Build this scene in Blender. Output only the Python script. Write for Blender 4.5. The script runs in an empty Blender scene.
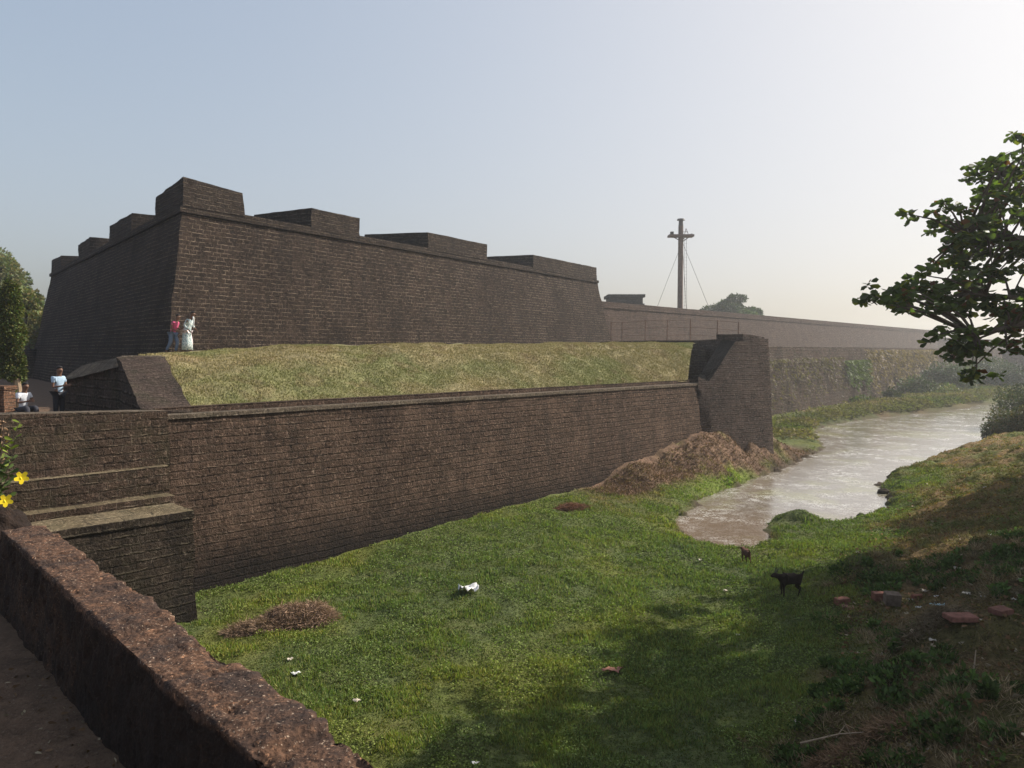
import bpy, bmesh, math, random
import numpy as np
from mathutils import Vector, Matrix
random.seed(7); rng = np.random.default_rng(7)
R = math.radians
scene = bpy.context.scene
COL = scene.collection

# ------------------------------------------------------------------ camera
H = 6.3; F = 760.0; TH = math.atan(34/760.0)
def ray(px, py):
    a = (px-512)/F; b = (384-py)/F
    return (a, math.cos(TH)+b*math.sin(TH), -math.sin(TH)+b*math.cos(TH))
def P(px, py, D):
    r = ray(px, py); k = D/r[1]
    return (r[0]*k, D, H+r[2]*k)
def G(px, py, z=0.0):
    r = ray(px, py); k = (z-H)/r[2]
    return (r[0]*k, r[1]*k, z)
cam = bpy.data.objects.new('camera', bpy.data.cameras.new('camera')); COL.objects.link(cam)
cam.location = (0, 0, H); cam.rotation_euler = (R(90)-TH, 0, 0)
cam.data.sensor_width = 36; cam.data.lens = 36*F/1024; cam.data.clip_end = 5000; cam.data.clip_start = .05
scene.camera = cam

# ------------------------------------------------------------------ light
SUN_AZ, SUN_EL = R(66), R(36)
S = Vector((math.sin(SUN_AZ)*math.cos(SUN_EL), math.cos(SUN_AZ)*math.cos(SUN_EL), math.sin(SUN_EL)))
sl = bpy.data.lights.new('sun', 'SUN'); sl.energy = 4.2; sl.angle = R(.6); sl.color = (1, .93, .82)
so = bpy.data.objects.new('sun', sl); COL.objects.link(so)
so.rotation_euler = S.to_track_quat('Z', 'Y').to_euler(); so.location = (60, 30, 60)
w = bpy.data.worlds.new('World'); scene.world = w; w.use_nodes = True
nt = w.node_tree; nt.nodes.clear()
sky = nt.nodes.new('ShaderNodeTexSky'); sky.sky_type = 'NISHITA'; sky.sun_disc = False
sky.sun_elevation = SUN_EL; sky.sun_rotation = SUN_AZ; sky.air_density = 1.0; sky.dust_density = 5.0; sky.ozone_density = 2.0; sky.altitude = 0
bg = nt.nodes.new('ShaderNodeBackground'); bg.inputs[1].default_value = .12
wo = nt.nodes.new('ShaderNodeOutputWorld')
# hazy morning sky: the glow round the sun is flattened out by the haze, c/(c+k)
vm_ = nt.nodes.new('ShaderNodeVectorMath'); vm_.operation = 'ADD'; vm_.inputs[1].default_value = (2.85, 2.95, 2.95)
vd_ = nt.nodes.new('ShaderNodeVectorMath'); vd_.operation = 'DIVIDE'; vs_ = nt.nodes.new('ShaderNodeVectorMath'); vs_.operation = 'SCALE'; vs_.inputs['Scale'].default_value = 6.1
nt.links.new(sky.outputs[0], vm_.inputs[0]); nt.links.new(sky.outputs[0], vd_.inputs[0]); nt.links.new(vm_.outputs[0], vd_.inputs[1]); nt.links.new(vd_.outputs[0], vs_.inputs[0])
nt.links.new(vs_.outputs[0], bg.inputs[0]); nt.links.new(bg.outputs[0], wo.inputs[0])
vs = scene.view_settings; vs.view_transform = 'Standard'; vs.look = 'None'; vs.gamma = 1; vs.exposure = 0.74

# ------------------------------------------------------------------ noise
def _h(i, j, k):
    n = (i.astype(np.int64)*374761393 + j.astype(np.int64)*668265263 + k.astype(np.int64)*2147483647) & 0xffffffff
    n = ((n ^ (n >> 13))*1274126177) & 0xffffffff
    return ((n ^ (n >> 16)) & 0xffff)/65535.0
def vnoise(x, y, z=None):
    x = np.asarray(x, float); y = np.asarray(y, float); z = np.zeros_like(x) if z is None else np.asarray(z, float)
    xi, yi, zi = np.floor(x), np.floor(y), np.floor(z)
    fx, fy, fz = x-xi, y-yi, z-zi
    fx = fx*fx*(3-2*fx); fy = fy*fy*(3-2*fy); fz = fz*fz*(3-2*fz)
    o = 0
    for a in (0, 1):
        for b in (0, 1):
            for c in (0, 1):
                wgt = (fx if a else 1-fx)*(fy if b else 1-fy)*(fz if c else 1-fz)
                o = o + wgt*_h(xi+a, yi+b, zi+c)
    return o*2-1
def fbm(x, y, z=None, oct=4):
    o = 0; a = 1; s = 1
    for i in range(oct):
        o = o+a*vnoise(np.asarray(x)*s+i*17.3, np.asarray(y)*s+i*9.1, None if z is None else np.asarray(z)*s+i*5.7)
        a *= .5; s *= 2.03
    return o
def sstep(a, b, x):
    t = np.clip((x-a)/(b-a), 0, 1); return t*t*(3-2*t)

# ------------------------------------------------------------------ tagging
def tag(o, label=None, cat=None, group=None, kind=None):
    if label: o['label'] = label
    if cat: o['category'] = cat
    if group: o['group'] = group
    if kind: o['kind'] = kind
    return o
def empty(name, loc=(0, 0, 0), rz=0):
    o = bpy.data.objects.new(name, None); COL.objects.link(o); o.location = loc; o.rotation_euler = (0, 0, rz)
    o.empty_display_size = .3
    return o
def link(name, me, mat=None, parent=None):
    o = bpy.data.objects.new(name, me); COL.objects.link(o)
    if mat: me.materials.append(mat)
    if parent:
        o.parent = parent
    return o
def npmesh(name, V, Fc, cols=None, smooth=False):
    """V (n,3); Fc (m,k) all the same k"""
    V = np.asarray(V, np.float32); Fc = np.asarray(Fc, np.int32)
    me = bpy.data.meshes.new(name)
    me.vertices.add(len(V)); me.vertices.foreach_set('co', V.ravel())
    k = Fc.shape[1]
    me.loops.add(Fc.size); me.loops.foreach_set('vertex_index', Fc.ravel())
    me.polygons.add(len(Fc)); me.polygons.foreach_set('loop_start', np.arange(0, Fc.size, k, dtype=np.int32))
    me.polygons.foreach_set('loop_total', np.full(len(Fc), k, np.int32))
    if smooth: me.polygons.foreach_set('use_smooth', np.ones(len(Fc), bool))
    me.update(calc_edges=True)
    if cols is not None:
        c = np.ones((len(V), 4), np.float32); c[:, :3] = cols
        a = me.color_attributes.new('Col', 'FLOAT_COLOR', 'POINT'); a.data.foreach_set('color', c.ravel())
    return me

# ------------------------------------------------------------------ materials
class NT:
    def __init__(s, name):
        s.m = bpy.data.materials.new(name); s.m.use_nodes = True; s.t = s.m.node_tree; s.t.nodes.clear()
        s.out = s.n('ShaderNodeOutputMaterial'); s.b = s.n('ShaderNodeBsdfPrincipled'); s.l(s.b.outputs[0], s.out.inputs[0])
        s.b.inputs['Roughness'].default_value = .9
        s.b.inputs['Specular IOR Level'].default_value = .2
    def n(s, t, **k):
        x = s.t.nodes.new(t)
        for a, b in k.items(): setattr(x, a, b)
        return x
    def l(s, a, b): s.t.links.new(a, b)
    def noise(s, vec, scale, detail=4, rough=.6):
        x = s.n('ShaderNodeTexNoise'); x.inputs['Scale'].default_value = scale; x.inputs['Detail'].default_value = detail
        x.inputs['Roughness'].default_value = rough
        if vec is not None: s.l(vec, x.inputs['Vector'])
        return x.outputs['Fac']
    def ramp(s, fac, stops):
        x = s.n('ShaderNodeValToRGB'); s.l(fac, x.inputs[0]); e = x.color_ramp.elements
        while len(e) < len(stops): e.new(.5)
        for i, (p, c) in enumerate(stops):
            e[i].position = p; e[i].color = (c, c, c, 1) if not hasattr(c, '__len__') else (*c, 1)
        return x.outputs[0]
    def mix(s, a, b, fac, mode='MIX'):
        x = s.n('ShaderNodeMix', data_type='RGBA', blend_type=mode)
        for v, q in ((fac, 0), (a, 6), (b, 7)):
            i = x.inputs[q]
            if hasattr(v, 'links'): s.l(v, i)
            elif hasattr(v, '__len__'): i.default_value = (*v, 1)
            else: i.default_value = v if q == 0 else (v, v, v, 1)
        return x.outputs[2]
    def math(s, op, a, b=0.):
        x = s.n('ShaderNodeMath', operation=op)
        for v, i in ((a, x.inputs[0]), (b, x.inputs[1])):
            if hasattr(v, 'links'): s.l(v, i)
            else: i.default_value = v
        return x.outputs[0]
    def bump(s, h, dist, strength=1., prev=None):
        x = s.n('ShaderNodeBump'); x.inputs['Distance'].default_value = dist; x.inputs['Strength'].default_value = strength
        s.l(h, x.inputs['Height'])
        if prev is not None: s.l(prev, x.inputs['Normal'])
        return x.outputs[0]
    def attr(s, name):
        x = s.n('ShaderNodeAttribute'); x.attribute_name = name; return x
    def pos(s): return s.n('ShaderNodeNewGeometry').outputs['Position']
    def obj(s): return s.n('ShaderNodeTexCoord').outputs['Object']

def plain(name, c, rough=.8, spec=.2, var=.0, vscale=8., metal=0.):
    k = NT(name); k.b.inputs['Roughness'].default_value = rough; k.b.inputs['Specular IOR Level'].default_value = spec
    k.b.inputs['Metallic'].default_value = metal
    if var > 0:
        f = k.noise(k.obj(), vscale, 5)
        col = k.mix(tuple(x*(1-var) for x in c), tuple(min(1, x*(1+var)) for x in c), k.ramp(f, [(.3, 0.), (.7, 1.)]))
        k.l(col, k.b.inputs['Base Color'])
    else: k.b.inputs['Base Color'].default_value = (*c, 1)
    return k.m

def laterite(name, c1, c2, mort, row=.22, wid=.42, amt=1., stain=.55, bumpd=.05, lowdark=None, green=.0, msize=.022, patchy=.45, vjv=.5):
    k = NT(name); k.b.inputs['Roughness'].default_value = .95; k.b.inputs['Specular IOR Level'].default_value = .08
    uv = k.n('ShaderNodeUVMap').outputs[0]; p = k.pos()
    dn = k.n('ShaderNodeTexNoise'); dn.inputs['Scale'].default_value = 1.6; dn.inputs['Detail'].default_value = 3; k.l(p, dn.inputs['Vector'])
    vm = k.n('ShaderNodeVectorMath', operation='MULTIPLY_ADD'); k.l(dn.outputs['Color'], vm.inputs[0])
    vm.inputs[1].default_value = (.2, .03, 0); k.l(uv, vm.inputs[2])
    d2 = k.n('ShaderNodeTexNoise'); d2.inputs['Scale'].default_value = 9; d2.inputs['Detail'].default_value = 3; k.l(p, d2.inputs['Vector'])
    vm2 = k.n('ShaderNodeVectorMath', operation='MULTIPLY_ADD'); k.l(d2.outputs['Color'], vm2.inputs[0])
    vm2.inputs[1].default_value = (.09, .055, 0); k.l(vm.outputs[0], vm2.inputs[2])
    br = k.n('ShaderNodeTexBrick'); k.l(vm2.outputs[0], br.inputs['Vector'])
    br.inputs['Scale'].default_value = 1; br.inputs['Brick Width'].default_value = wid; br.inputs['Row Height'].default_value = row
    br.inputs['Mortar Size'].default_value = msize; br.inputs['Mortar Smooth'].default_value = .6; br.inputs['Bias'].default_value = -.1
    br.inputs['Color1'].default_value = (*c1, 1); br.inputs['Color2'].default_value = (*c2, 1); br.inputs['Mortar'].default_value = (*c1, 1)
    fine = k.noise(p, 14, 6, .7); med = k.noise(p, 2.4, 5, .65); big = k.noise(p, .33, 5, .62)
    pit = k.noise(p, 42, 3, .6)
    # patchy pale mortar ledges, with sunlit edge and shade below put into the colour
    sy = k.n('ShaderNodeSeparateXYZ'); k.l(vm2.outputs[0], sy.inputs[0])
    fr = k.math('FRACT', k.math('DIVIDE', sy.outputs[1], row))
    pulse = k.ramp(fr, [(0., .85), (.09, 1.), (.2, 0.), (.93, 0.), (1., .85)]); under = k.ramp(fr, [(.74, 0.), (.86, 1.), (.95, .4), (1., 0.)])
    mq = k.n('ShaderNodeMapping'); mq.inputs['Scale'].default_value = (1/wid*1.1, 1/row*.8, 1); k.l(vm.outputs[0], mq.inputs[0])
    st = k.noise(mq.outputs[0], 1., 4, .7)
    ledge = k.math('MULTIPLY', pulse, k.ramp(st, [(patchy, 0.), (patchy+.13, 1.)]))
    vj = k.math('MULTIPLY', br.outputs['Fac'], k.ramp(med, [(.42, 0.), (.6, vjv)]))
    mmask = k.math('MAXIMUM', ledge, vj)
    col = k.mix(br.outputs['Color'], tuple(x*.55 for x in c1), k.ramp(fine, [(.35, .75), (.62, 0.)]))
    col = k.mix(col, (.012, .010, .009), k.math('MULTIPLY', k.math('MULTIPLY', under, k.ramp(st, [(.35, .15), (.6, 1.)])), .6))  # painted shade under each ledge
    col = k.mix(col, (.014, .011, .010), k.math('MULTIPLY', br.outputs['Fac'], .75))
    col = k.mix(col, mort, k.math('MULTIPLY', mmask, amt))
    col = k.mix(col, (c1[0]*.45, c1[1]*.45, c1[2]*.5), k.math('MULTIPLY', k.ramp(big, [(.42, 0.), (.68, 1.)]), stain*.75))
    col = k.mix(col, tuple(min(1, x*1.5) for x in c2), k.math('MULTIPLY', k.ramp(k.noise(p, .8, 6, .7), [(.5, 0.), (.7, 1.)]), .4))
    # pale lichen flecks, and grain highlights put into the colour
    col = k.mix(col, (.30, .26, .20), k.math('MULTIPLY', k.ramp(k.noise(p, 5.5, 6, .75), [(.62, 0.), (.70, 1.)]), .5))
    col = k.mix(col, tuple(min(1, x*2.3+.02) for x in c2), k.math('MULTIPLY', k.ramp(k.noise(p, 11, 4, .8), [(.54, 0.), (.64, 1.)]), .55))
    col = k.mix(col, (.012, .010, .009), k.math('MULTIPLY', k.ramp(k.noise(p, 7.5, 5, .75), [(.55, 0.), (.66, 1.)]), .7))
    # streaks running down
    mp = k.n('ShaderNodeMapping'); mp.inputs['Scale'].default_value = (1.4, .16, 1); k.l(uv, mp.inputs[0])
    col = k.mix(col, (.022, .02, .019), k.math('MULTIPLY', k.ramp(k.noise(mp.outputs[0], 1.3, 5, .65), [(.5, 0.), (.72, 1.)]), .5))
    if green: col = k.mix(col, (.06, .075, .03), k.math('MULTIPLY', k.ramp(k.noise(p, 1.1, 5, .7), [(.48, 0.), (.7, 1.)]), green))
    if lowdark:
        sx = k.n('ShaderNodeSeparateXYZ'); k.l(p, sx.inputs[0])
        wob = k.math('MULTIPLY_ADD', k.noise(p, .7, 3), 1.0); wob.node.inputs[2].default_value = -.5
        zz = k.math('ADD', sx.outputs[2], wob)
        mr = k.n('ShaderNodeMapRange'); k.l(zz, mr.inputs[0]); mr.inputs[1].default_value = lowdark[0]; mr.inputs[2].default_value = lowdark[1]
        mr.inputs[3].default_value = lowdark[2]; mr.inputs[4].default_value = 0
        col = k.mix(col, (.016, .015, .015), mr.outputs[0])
    k.l(col, k.b.inputs['Base Color'])
    # eroded block faces: recessed blocks, proud bed joints with ledges
    hb = k.math('MULTIPLY', br.outputs['Fac'], k.ramp(med, [(.25, .2), (.6, 1.)]))
    rnd = k.math('MULTIPLY', k.n('ShaderNodeSeparateColor').outputs[0], 1.)
    k.l(br.outputs['Color'], rnd.node.inputs[0].links[0].from_node.inputs[0])
    h = k.math('ADD', k.math('MULTIPLY', ledge, 1.3), k.math('MULTIPLY', fine, 2.4)); h = k.math('SUBTRACT', h, k.math('MULTIPLY', under, .8)); h = k.math('SUBTRACT', h, k.math('MULTIPLY', hb, .3)); h = k.math('ADD', h, k.math('MULTIPLY', pit, .45))
    h = k.math('ADD', h, k.math('MULTIPLY', rnd, 3.))
    h = k.math('ADD', h, k.math('MULTIPLY', med, 1.4))
    k.l(k.bump(h, bumpd), k.b.inputs['Normal'])
    return k.m

M = {}
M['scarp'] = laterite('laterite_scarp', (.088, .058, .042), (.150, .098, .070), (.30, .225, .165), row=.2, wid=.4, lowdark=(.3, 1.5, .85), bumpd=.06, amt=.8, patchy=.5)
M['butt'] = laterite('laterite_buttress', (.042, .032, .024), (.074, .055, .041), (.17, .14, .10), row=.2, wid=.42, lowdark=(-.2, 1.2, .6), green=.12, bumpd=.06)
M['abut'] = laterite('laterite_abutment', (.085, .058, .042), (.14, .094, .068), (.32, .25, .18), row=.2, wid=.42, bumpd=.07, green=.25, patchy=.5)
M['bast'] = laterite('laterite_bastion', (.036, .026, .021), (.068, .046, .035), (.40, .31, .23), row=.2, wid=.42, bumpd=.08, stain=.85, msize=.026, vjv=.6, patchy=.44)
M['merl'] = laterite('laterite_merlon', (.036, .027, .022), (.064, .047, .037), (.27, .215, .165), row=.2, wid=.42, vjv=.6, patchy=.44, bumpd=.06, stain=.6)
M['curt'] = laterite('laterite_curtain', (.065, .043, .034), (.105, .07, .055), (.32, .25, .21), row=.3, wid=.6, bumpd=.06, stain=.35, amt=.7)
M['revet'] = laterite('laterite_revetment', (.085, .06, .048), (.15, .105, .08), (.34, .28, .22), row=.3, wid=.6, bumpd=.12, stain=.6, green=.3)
M['cope'] = laterite('laterite_coping', (.12, .092, .068), (.19, .15, .11), (.26, .21, .16), row=.6, wid=.7, bumpd=.03, stain=.35, green=.15)
M['paleledge'] = laterite('pale_ledge', (.15, .115, .07), (.24, .19, .12), (.28, .23, .15), row=.6, wid=.7, bumpd=.03, stain=.3, green=.2)  # paler laterite for the tops of ledges and buttress

# near parapet: pitted weathered laterite
def parapet_mat():
    k = NT('laterite_parapet'); k.b.inputs['Roughness'].default_value = .92; k.b.inputs['Specular IOR Level'].default_value = .12
    p = k.pos()
    f1 = k.noise(p, 18, 8, .72); f2 = k.noise(p, 3.2, 6, .65); f3 = k.noise(p, 55, 4, .6)
    vo = k.n('ShaderNodeTexVoronoi'); vo.inputs['Scale'].default_value = 42; k.l(p, vo.inputs['Vector'])
    col = k.mix((.042, .025, .018), (.16, .088, .055), k.ramp(f1, [(.38, 0.), (.62, 1.)]))
    col = k.mix(col, (.40, .21, .12), k.math('MULTIPLY', k.ramp(k.noise(p, 30, 5, .65), [(.60, 0.), (.66, 1.)]), .8))
    col = k.mix(col, (.035, .027, .025), k.math('MULTIPLY', k.ramp(f2, [(.42, 0.), (.62, 1.)]), .8))
    col = k.mix(col, (.012, .01, .01), k.math('MULTIPLY', k.ramp(vo.outputs['Distance'], [(.12, 1.), (.4, 0.)]), .6))
    col = k.mix(col, (.45, .34, .25), k.math('MULTIPLY', k.ramp(f3, [(.62, 0.), (.67, 1.)]), .7))
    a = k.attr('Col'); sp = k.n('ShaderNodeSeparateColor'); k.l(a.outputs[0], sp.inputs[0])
    col = k.mix(col, (.018, .013, .011), k.math('MULTIPLY', sp.outputs[0], .9))   # inner side darkened, its shade put into the colour
    k.l(col, k.b.inputs['Base Color'])
    h = k.math('ADD', k.math('MULTIPLY', f1, 1.), k.math('MULTIPLY', f3, .4))
    h = k.math('ADD', h, k.math('MULTIPLY', vo.outputs['Distance'], .5))
    k.l(k.bump(h, .016), k.b.inputs['Normal'])
    return k.m
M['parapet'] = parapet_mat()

def soilgrass(name, var=1.):
    """ground colour comes from the Col attribute (what grows or lies there), broken up with noise"""
    k = NT(name); p = k.pos(); a = k.attr('Col')
    k.b.inputs['Specular IOR Level'].default_value = .1
    f1 = k.noise(p, 7, 6, .7); f2 = k.noise(p, .8, 5, .6); f3 = k.noise(p, 30, 4, .6)
    col = k.mix(a.outputs[0], .35, k.ramp(f1, [(.35, .9), (.6, 0.)]), 'MULTIPLY')
    col = k.mix(col, (.16, .13, .06), k.math('MULTIPLY', k.ramp(f2, [(.5, 0.), (.75, 1.)]), .35))
    col = k.mix(col, 1.6, k.ramp(f3, [(.55, 0.), (.7, .8)]), 'MULTIPLY')
    k.l(col, k.b.inputs['Base Color'])
    k.l(k.bump(k.math('ADD', f1, k.math('MULTIPLY', f3, .4)), .09), k.b.inputs['Normal'])
    return k.m
M['ground'] = soilgrass('moat_ground')
def leafmat(name, trans=.25, rough=.6, spec=.25):
    k = NT(name); a = k.attr('Col'); k.l(a.outputs[0], k.b.inputs['Base Color'])
    k.b.inputs['Roughness'].default_value = rough; k.b.inputs['Specular IOR Level'].default_value = spec
    tr = k.n('ShaderNodeBsdfTranslucent'); k.l(k.mix(a.outputs[0], (1., 1.25, .45), 1., 'MULTIPLY'), tr.inputs[0])
    mx = k.n('ShaderNodeMixShader'); mx.inputs[0].default_value = trans
    k.l(k.b.outputs[0], mx.inputs[1]); k.l(tr.outputs[0], mx.inputs[2]); k.l(mx.outputs[0], k.out.inputs[0])
    return k.m
M['leaf'] = leafmat('foliage'); M['grass'] = leafmat('grass_blades', .3, .8, .1)
M['dryleaf'] = leafmat('dry_blades', .1, .9, .05)
def barkmat():
    k = NT('bark'); p = k.obj(); f = k.noise(p, 12, 6, .7)
    k.l(k.mix((.06, .045, .035), (.17, .13, .10), f), k.b.inputs['Base Color']); k.l(k.bump(f, .03), k.b.inputs['Normal']); return k.m
M['bark'] = barkmat()
def watermat():
    k = NT('moat_water'); p = k.pos()
    f = k.noise(p, 14, 6, .75); g = k.noise(p, 2.6, 6, .75); d = k.noise(p, 13, 5, .75)
    scum = k.ramp(k.math('ADD', k.math('MULTIPLY', g, .45), k.math('MULTIPLY', d, .55)), [(.49, 0.), (.54, 1.)])
    scum = k.math('MULTIPLY', scum, k.ramp(k.noise(p, .45, 5, .65), [(.4, .15), (.58, 1.)]))
    sx = k.n('ShaderNodeSeparateXYZ'); k.l(p, sx.inputs[0])
    near = k.n('ShaderNodeMapRange'); k.l(sx.outputs[1], near.inputs[0]); near.inputs[1].default_value = 26; near.inputs[2].default_value = 75
    near.inputs[3].default_value = .75; near.inputs[4].default_value = .7
    sc = k.math('MULTIPLY', scum, near.outputs[0])
    col = k.mix((.13, .10, .07), (.24, .205, .165), f)
    col = k.mix(col, (.62, .60, .56), sc)
    al = k.math('MULTIPLY', k.ramp(k.noise(p, .22, 4, .6), [(.52, 0.), (.62, 1.)]), .5)
    col = k.mix(col, (.26, .25, .10), al)
    mr_ = k.n('ShaderNodeMapRange'); k.l(k.math('ADD', sx.outputs[1], k.math('MULTIPLY', g, 5.)), mr_.inputs[0]); mr_.inputs[1].default_value = 33; mr_.inputs[2].default_value = 30; mr_.inputs[3].default_value = 0; mr_.inputs[4].default_value = .5
    col = k.mix(col, (.17, .105, .06), mr_.outputs[0])
    k.l(col, k.b.inputs['Base Color'])
    k.b.inputs['Specular IOR Level'].default_value = .9
    k.l(k.math('ADD', k.math('MULTIPLY', sc, .3), .07), k.b.inputs['Roughness'])
    k.l(k.bump(k.math('ADD', f, k.math('MULTIPLY', d, .7)), .0035, .8), k.b.inputs['Normal'])
    return k.m
M['water'] = watermat()
k = NT('path_earth'); p_ = k.pos(); f1 = k.noise(p_, 5, 6, .7); f2 = k.noise(p_, 38, 4, .7)
c_ = k.mix((.085, .052, .032), (.17, .105, .065), k.ramp(f1, [(.35, 0.), (.65, 1.)])); c_ = k.mix(c_, (.24, .19, .14), k.math('MULTIPLY', k.ramp(f2, [(.58, 0.), (.68, 1.)]), .7)); c_ = k.mix(c_, (.03, .022, .016), k.math('MULTIPLY', k.ramp(f2, [(.3, 1.), (.44, 0.)]), .7))
k.l(c_, k.b.inputs['Base Color']); k.l(k.bump(k.math('ADD', f1, f2), .02), k.b.inputs['Normal']); M['path'] = k.m

# ------------------------------------------------------------------ solid masonry from plan outline
def solid(name, base, top, mat, parent=None, cell=.5, jit=.03, close=True, topmat=None, jseed=0., topface=True, skip=()):
    """base, top: equally long lists of (x,y,z), counter-clockwise from above. Sides get metre UVs; corners stay hard."""
    bm = bmesh.new(); uvl = bm.loops.layers.uv.new('UVMap')
    n = len(base); ring_top = []; u0 = 0; cache = {}
    def vert(co):
        key = (round(co[0], 4), round(co[1], 4), round(co[2], 4))
        if key not in cache: cache[key] = bm.verts.new(co)
        return cache[key]
    for i in range(n):
        j = (i+1) % n
        b0, b1, t0, t1 = map(Vector, (base[i], base[j], top[i], top[j]))
        L = max((b1-b0).length, (t1-t0).length); Hh = max((t0-b0).length, (t1-b1).length)
        nu = max(1, min(160, int(round(L/cell)))); nv = max(1, min(40, int(round(Hh/cell))))
        if i in skip: nu = 1; nv = 1
        g = [[None]*(nv+1) for _ in range(nu+1)]
        for a in range(nu+1):
            for c in range(nv+1):
                g[a][c] = vert(b0.lerp(b1, a/nu).lerp(t0.lerp(t1, a/nu), c/nv))
        ring_top += [g[a][nv] for a in range(nu)]
        if i not in skip:
            for a in range(nu):
                for c in range(nv):
                    q = (g[a][c], g[a+1][c], g[a+1][c+1], g[a][c+1])
                    if len(set(q)) < 4: continue
                    try: f = bm.faces.new(q)
                    except ValueError: continue
                    f.smooth = True; f.normal_update()
                    f.tag = True
                    for lp, (aa, cc) in zip(f.loops, ((a, c), (a+1, c), (a+1, c+1), (a, c+1))):
                        lp[uvl].uv = (u0+L*aa/nu, lp.vert.co.z)
        u0 += L
    if topface:
        f = bm.faces.new(ring_top)
        if topmat: f.material_index = 1
        for lp in f.loops: lp[uvl].uv = (lp.vert.co.x*.73+lp.vert.co.y*.68, lp.vert.co.y*.73-lp.vert.co.x*.68)
    bm.normal_update()
    for e in bm.edges:
        if len(e.link_faces) == 2 and e.link_faces[0].normal.angle(e.link_faces[1].normal, 0) > .35: e.smooth = False
    if jit:
        vl = list(bm.verts); co = np.array([v.co for v in vl])
        dx = fbm(co[:, 0]*1.3+jseed, co[:, 1]*1.3, co[:, 2]*1.3, 3); dy = fbm(co[:, 0]*1.3+31, co[:, 1]*1.3+jseed, co[:, 2]*1.3, 3)
        dz = fbm(co[:, 0]*1.1+57, co[:, 1]*1.1, co[:, 2]*1.1+jseed, 3)
        for v, a, b, c in zip(vl, dx, dy, dz): v.co += Vector((a, b, c*.22))*jit
    me = bpy.data.meshes.new(name); bm.to_mesh(me); bm.free()
    o = link(name, me, mat, parent)
    if topmat: me.materials.append(topmat)
    return o
def xy(p, z): return (p[0], p[1], z)

# ------------------------------------------------------------------ key lines of the plan
def wD(px): u = (px-512)/F; return 28.79/(1-1.035*u)          # top line of the scarp wall
def W(px): D = wD(px); return ((px-512)/F*D, D)
NW = Vector((.719, -.695))                                      # outward normal of the scarp wall
ZT = 4.55                                                        # top of the scarp wall
A_in = W(164)                                                   # where it meets the abutment
A_out = W(712)
# ------------------------------------------------------------------ ground heights
river_px = [(684,527),(690,514),(706,500),(735,490),(753,482),(784,469),(806,459),(826,448),(822,441),(812,436),(826,426),(883,417),(935,412),(1000,402),(1040,397),(1100,392),
            (1110,412),(1050,424),(1000,434),(970,449),(927,464),(883,477),(876,488),(888,501),(864,517),(830,520),(800,512),(770,516),(757,523),(766,541),(738,546),(705,543),(688,536)]
river = np.array([G(a, b, 0)[:2] for a, b in river_px])
def river_sd(X, Y):
    """signed distance, negative inside"""
    d = np.full(X.shape, 1e9); inside = np.zeros(X.shape, bool); n = len(river)
    for i in range(n):
        a, b = river[i], river[(i+1) % n]; e = b-a
        t = np.clip(((X-a[0])*e[0]+(Y-a[1])*e[1])/(e@e), 0, 1)
        d = np.minimum(d, np.hypot(X-a[0]-t*e[0], Y-a[1]-t*e[1]))
        c = ((a[1] > Y) != (b[1] > Y)) & (X < (b[0]-a[0])*(Y-a[1])/(b[1]-a[1]+1e-12)+a[0])
        inside ^= c
    return np.where(inside, -d, d)
ctrl = []
def C(px, py, z): ctrl.append(G(px, py, z))
for px, py in ((200, 592), (260, 578), (360, 550), (408, 536), (504, 508), (575, 491)):
    D = (28.79-.75)/(1-1.035*(px-512)/F); c = P(px, py, D); ctrl.append(c)
for px, py in ((600, 486), (625, 468), (645, 463), (670, 452), (700, 435), (712, 430), (730, 437), (750, 435), (775, 430)):
    D = (28.79-.75)/(1-1.035*min(px-512, 205)/F)+max(0, px-717)*.035; c = P(px, py, D); ctrl.append(c)
for a in ((300,620,.05),(250,700,.0),(450,640,.08),(500,560,.28),(600,600,.1),(450,740,0),(600,720,0),(560,520,.4),(640,530,.22),(690,490,.32),(640,497,.4),
          (620,492,.42),(720,483,.3),(760,466,.3),(800,452,.25),(700,470,.75),(740,456,.7),(780,445,.45),(660,480,.7),(810,437,.2),(700,560,.1),(740,560,.12),(760,600,.1),(700,640,.02),(760,700,.1),
          (800,530,.12),(840,540,.25),(870,520,.22),(905,505,.4),(900,485,.35),(950,470,.7),(985,455,1.1),(1015,447,1.7),(1020,480,1.75),(960,510,1.0),(1020,540,1.7),(920,540,.65),
          (860,570,.42),(1000,590,1.5),(930,600,.8),(850,610,.3),(800,640,.15),(900,660,.7),(1000,650,1.45),(1020,720,1.5),(900,730,.75),(830,760,.4),(1020,765,1.4),(950,700,1.1),
          (800,412,.45),(860,402,.4),(900,397,.4),(940,392,.5),(980,385,.6),(1020,432,.6),(1030,420,1.2),(1060,410,1.2)): C(*a)
ctrl += [(20, 20, 2.1), (26, 34, 2.4), (40, 44, 2.4), (14, 10, 2.0), (12, 4, 2), (60, 60, 2.2), (90, 70, 2.4), (-14, 14, 0), (-5, 6, 0), (3, 5, .2), (0, 3, .2), (8, 6, 1.3), (32, 30, 2.5), (34, 84, .5),
         (68, 119, .6), (100, 140, .6), (130, 120, 1.2), (160, 200, 1), (-40, 60, 0), (0, 100, .5), (0, 300, 1), (300, 300, 1), (-300, 300, 1), (-300, -100, 1), (300, -100, 2), (0, -100, 1)]
ctrl = np.array(ctrl)
_K = np.hypot(ctrl[:, None, 0]-ctrl[None, :, 0], ctrl[:, None, 1]-ctrl[None, :, 1])
_A = np.zeros((len(ctrl)+1,)*2); _A[:-1, :-1] = _K+np.eye(len(ctrl))*(-.05); _A[-1, :-1] = 1; _A[:-1, -1] = 1
_w = np.linalg.solve(_A, np.append(ctrl[:, 2], 0))
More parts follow.
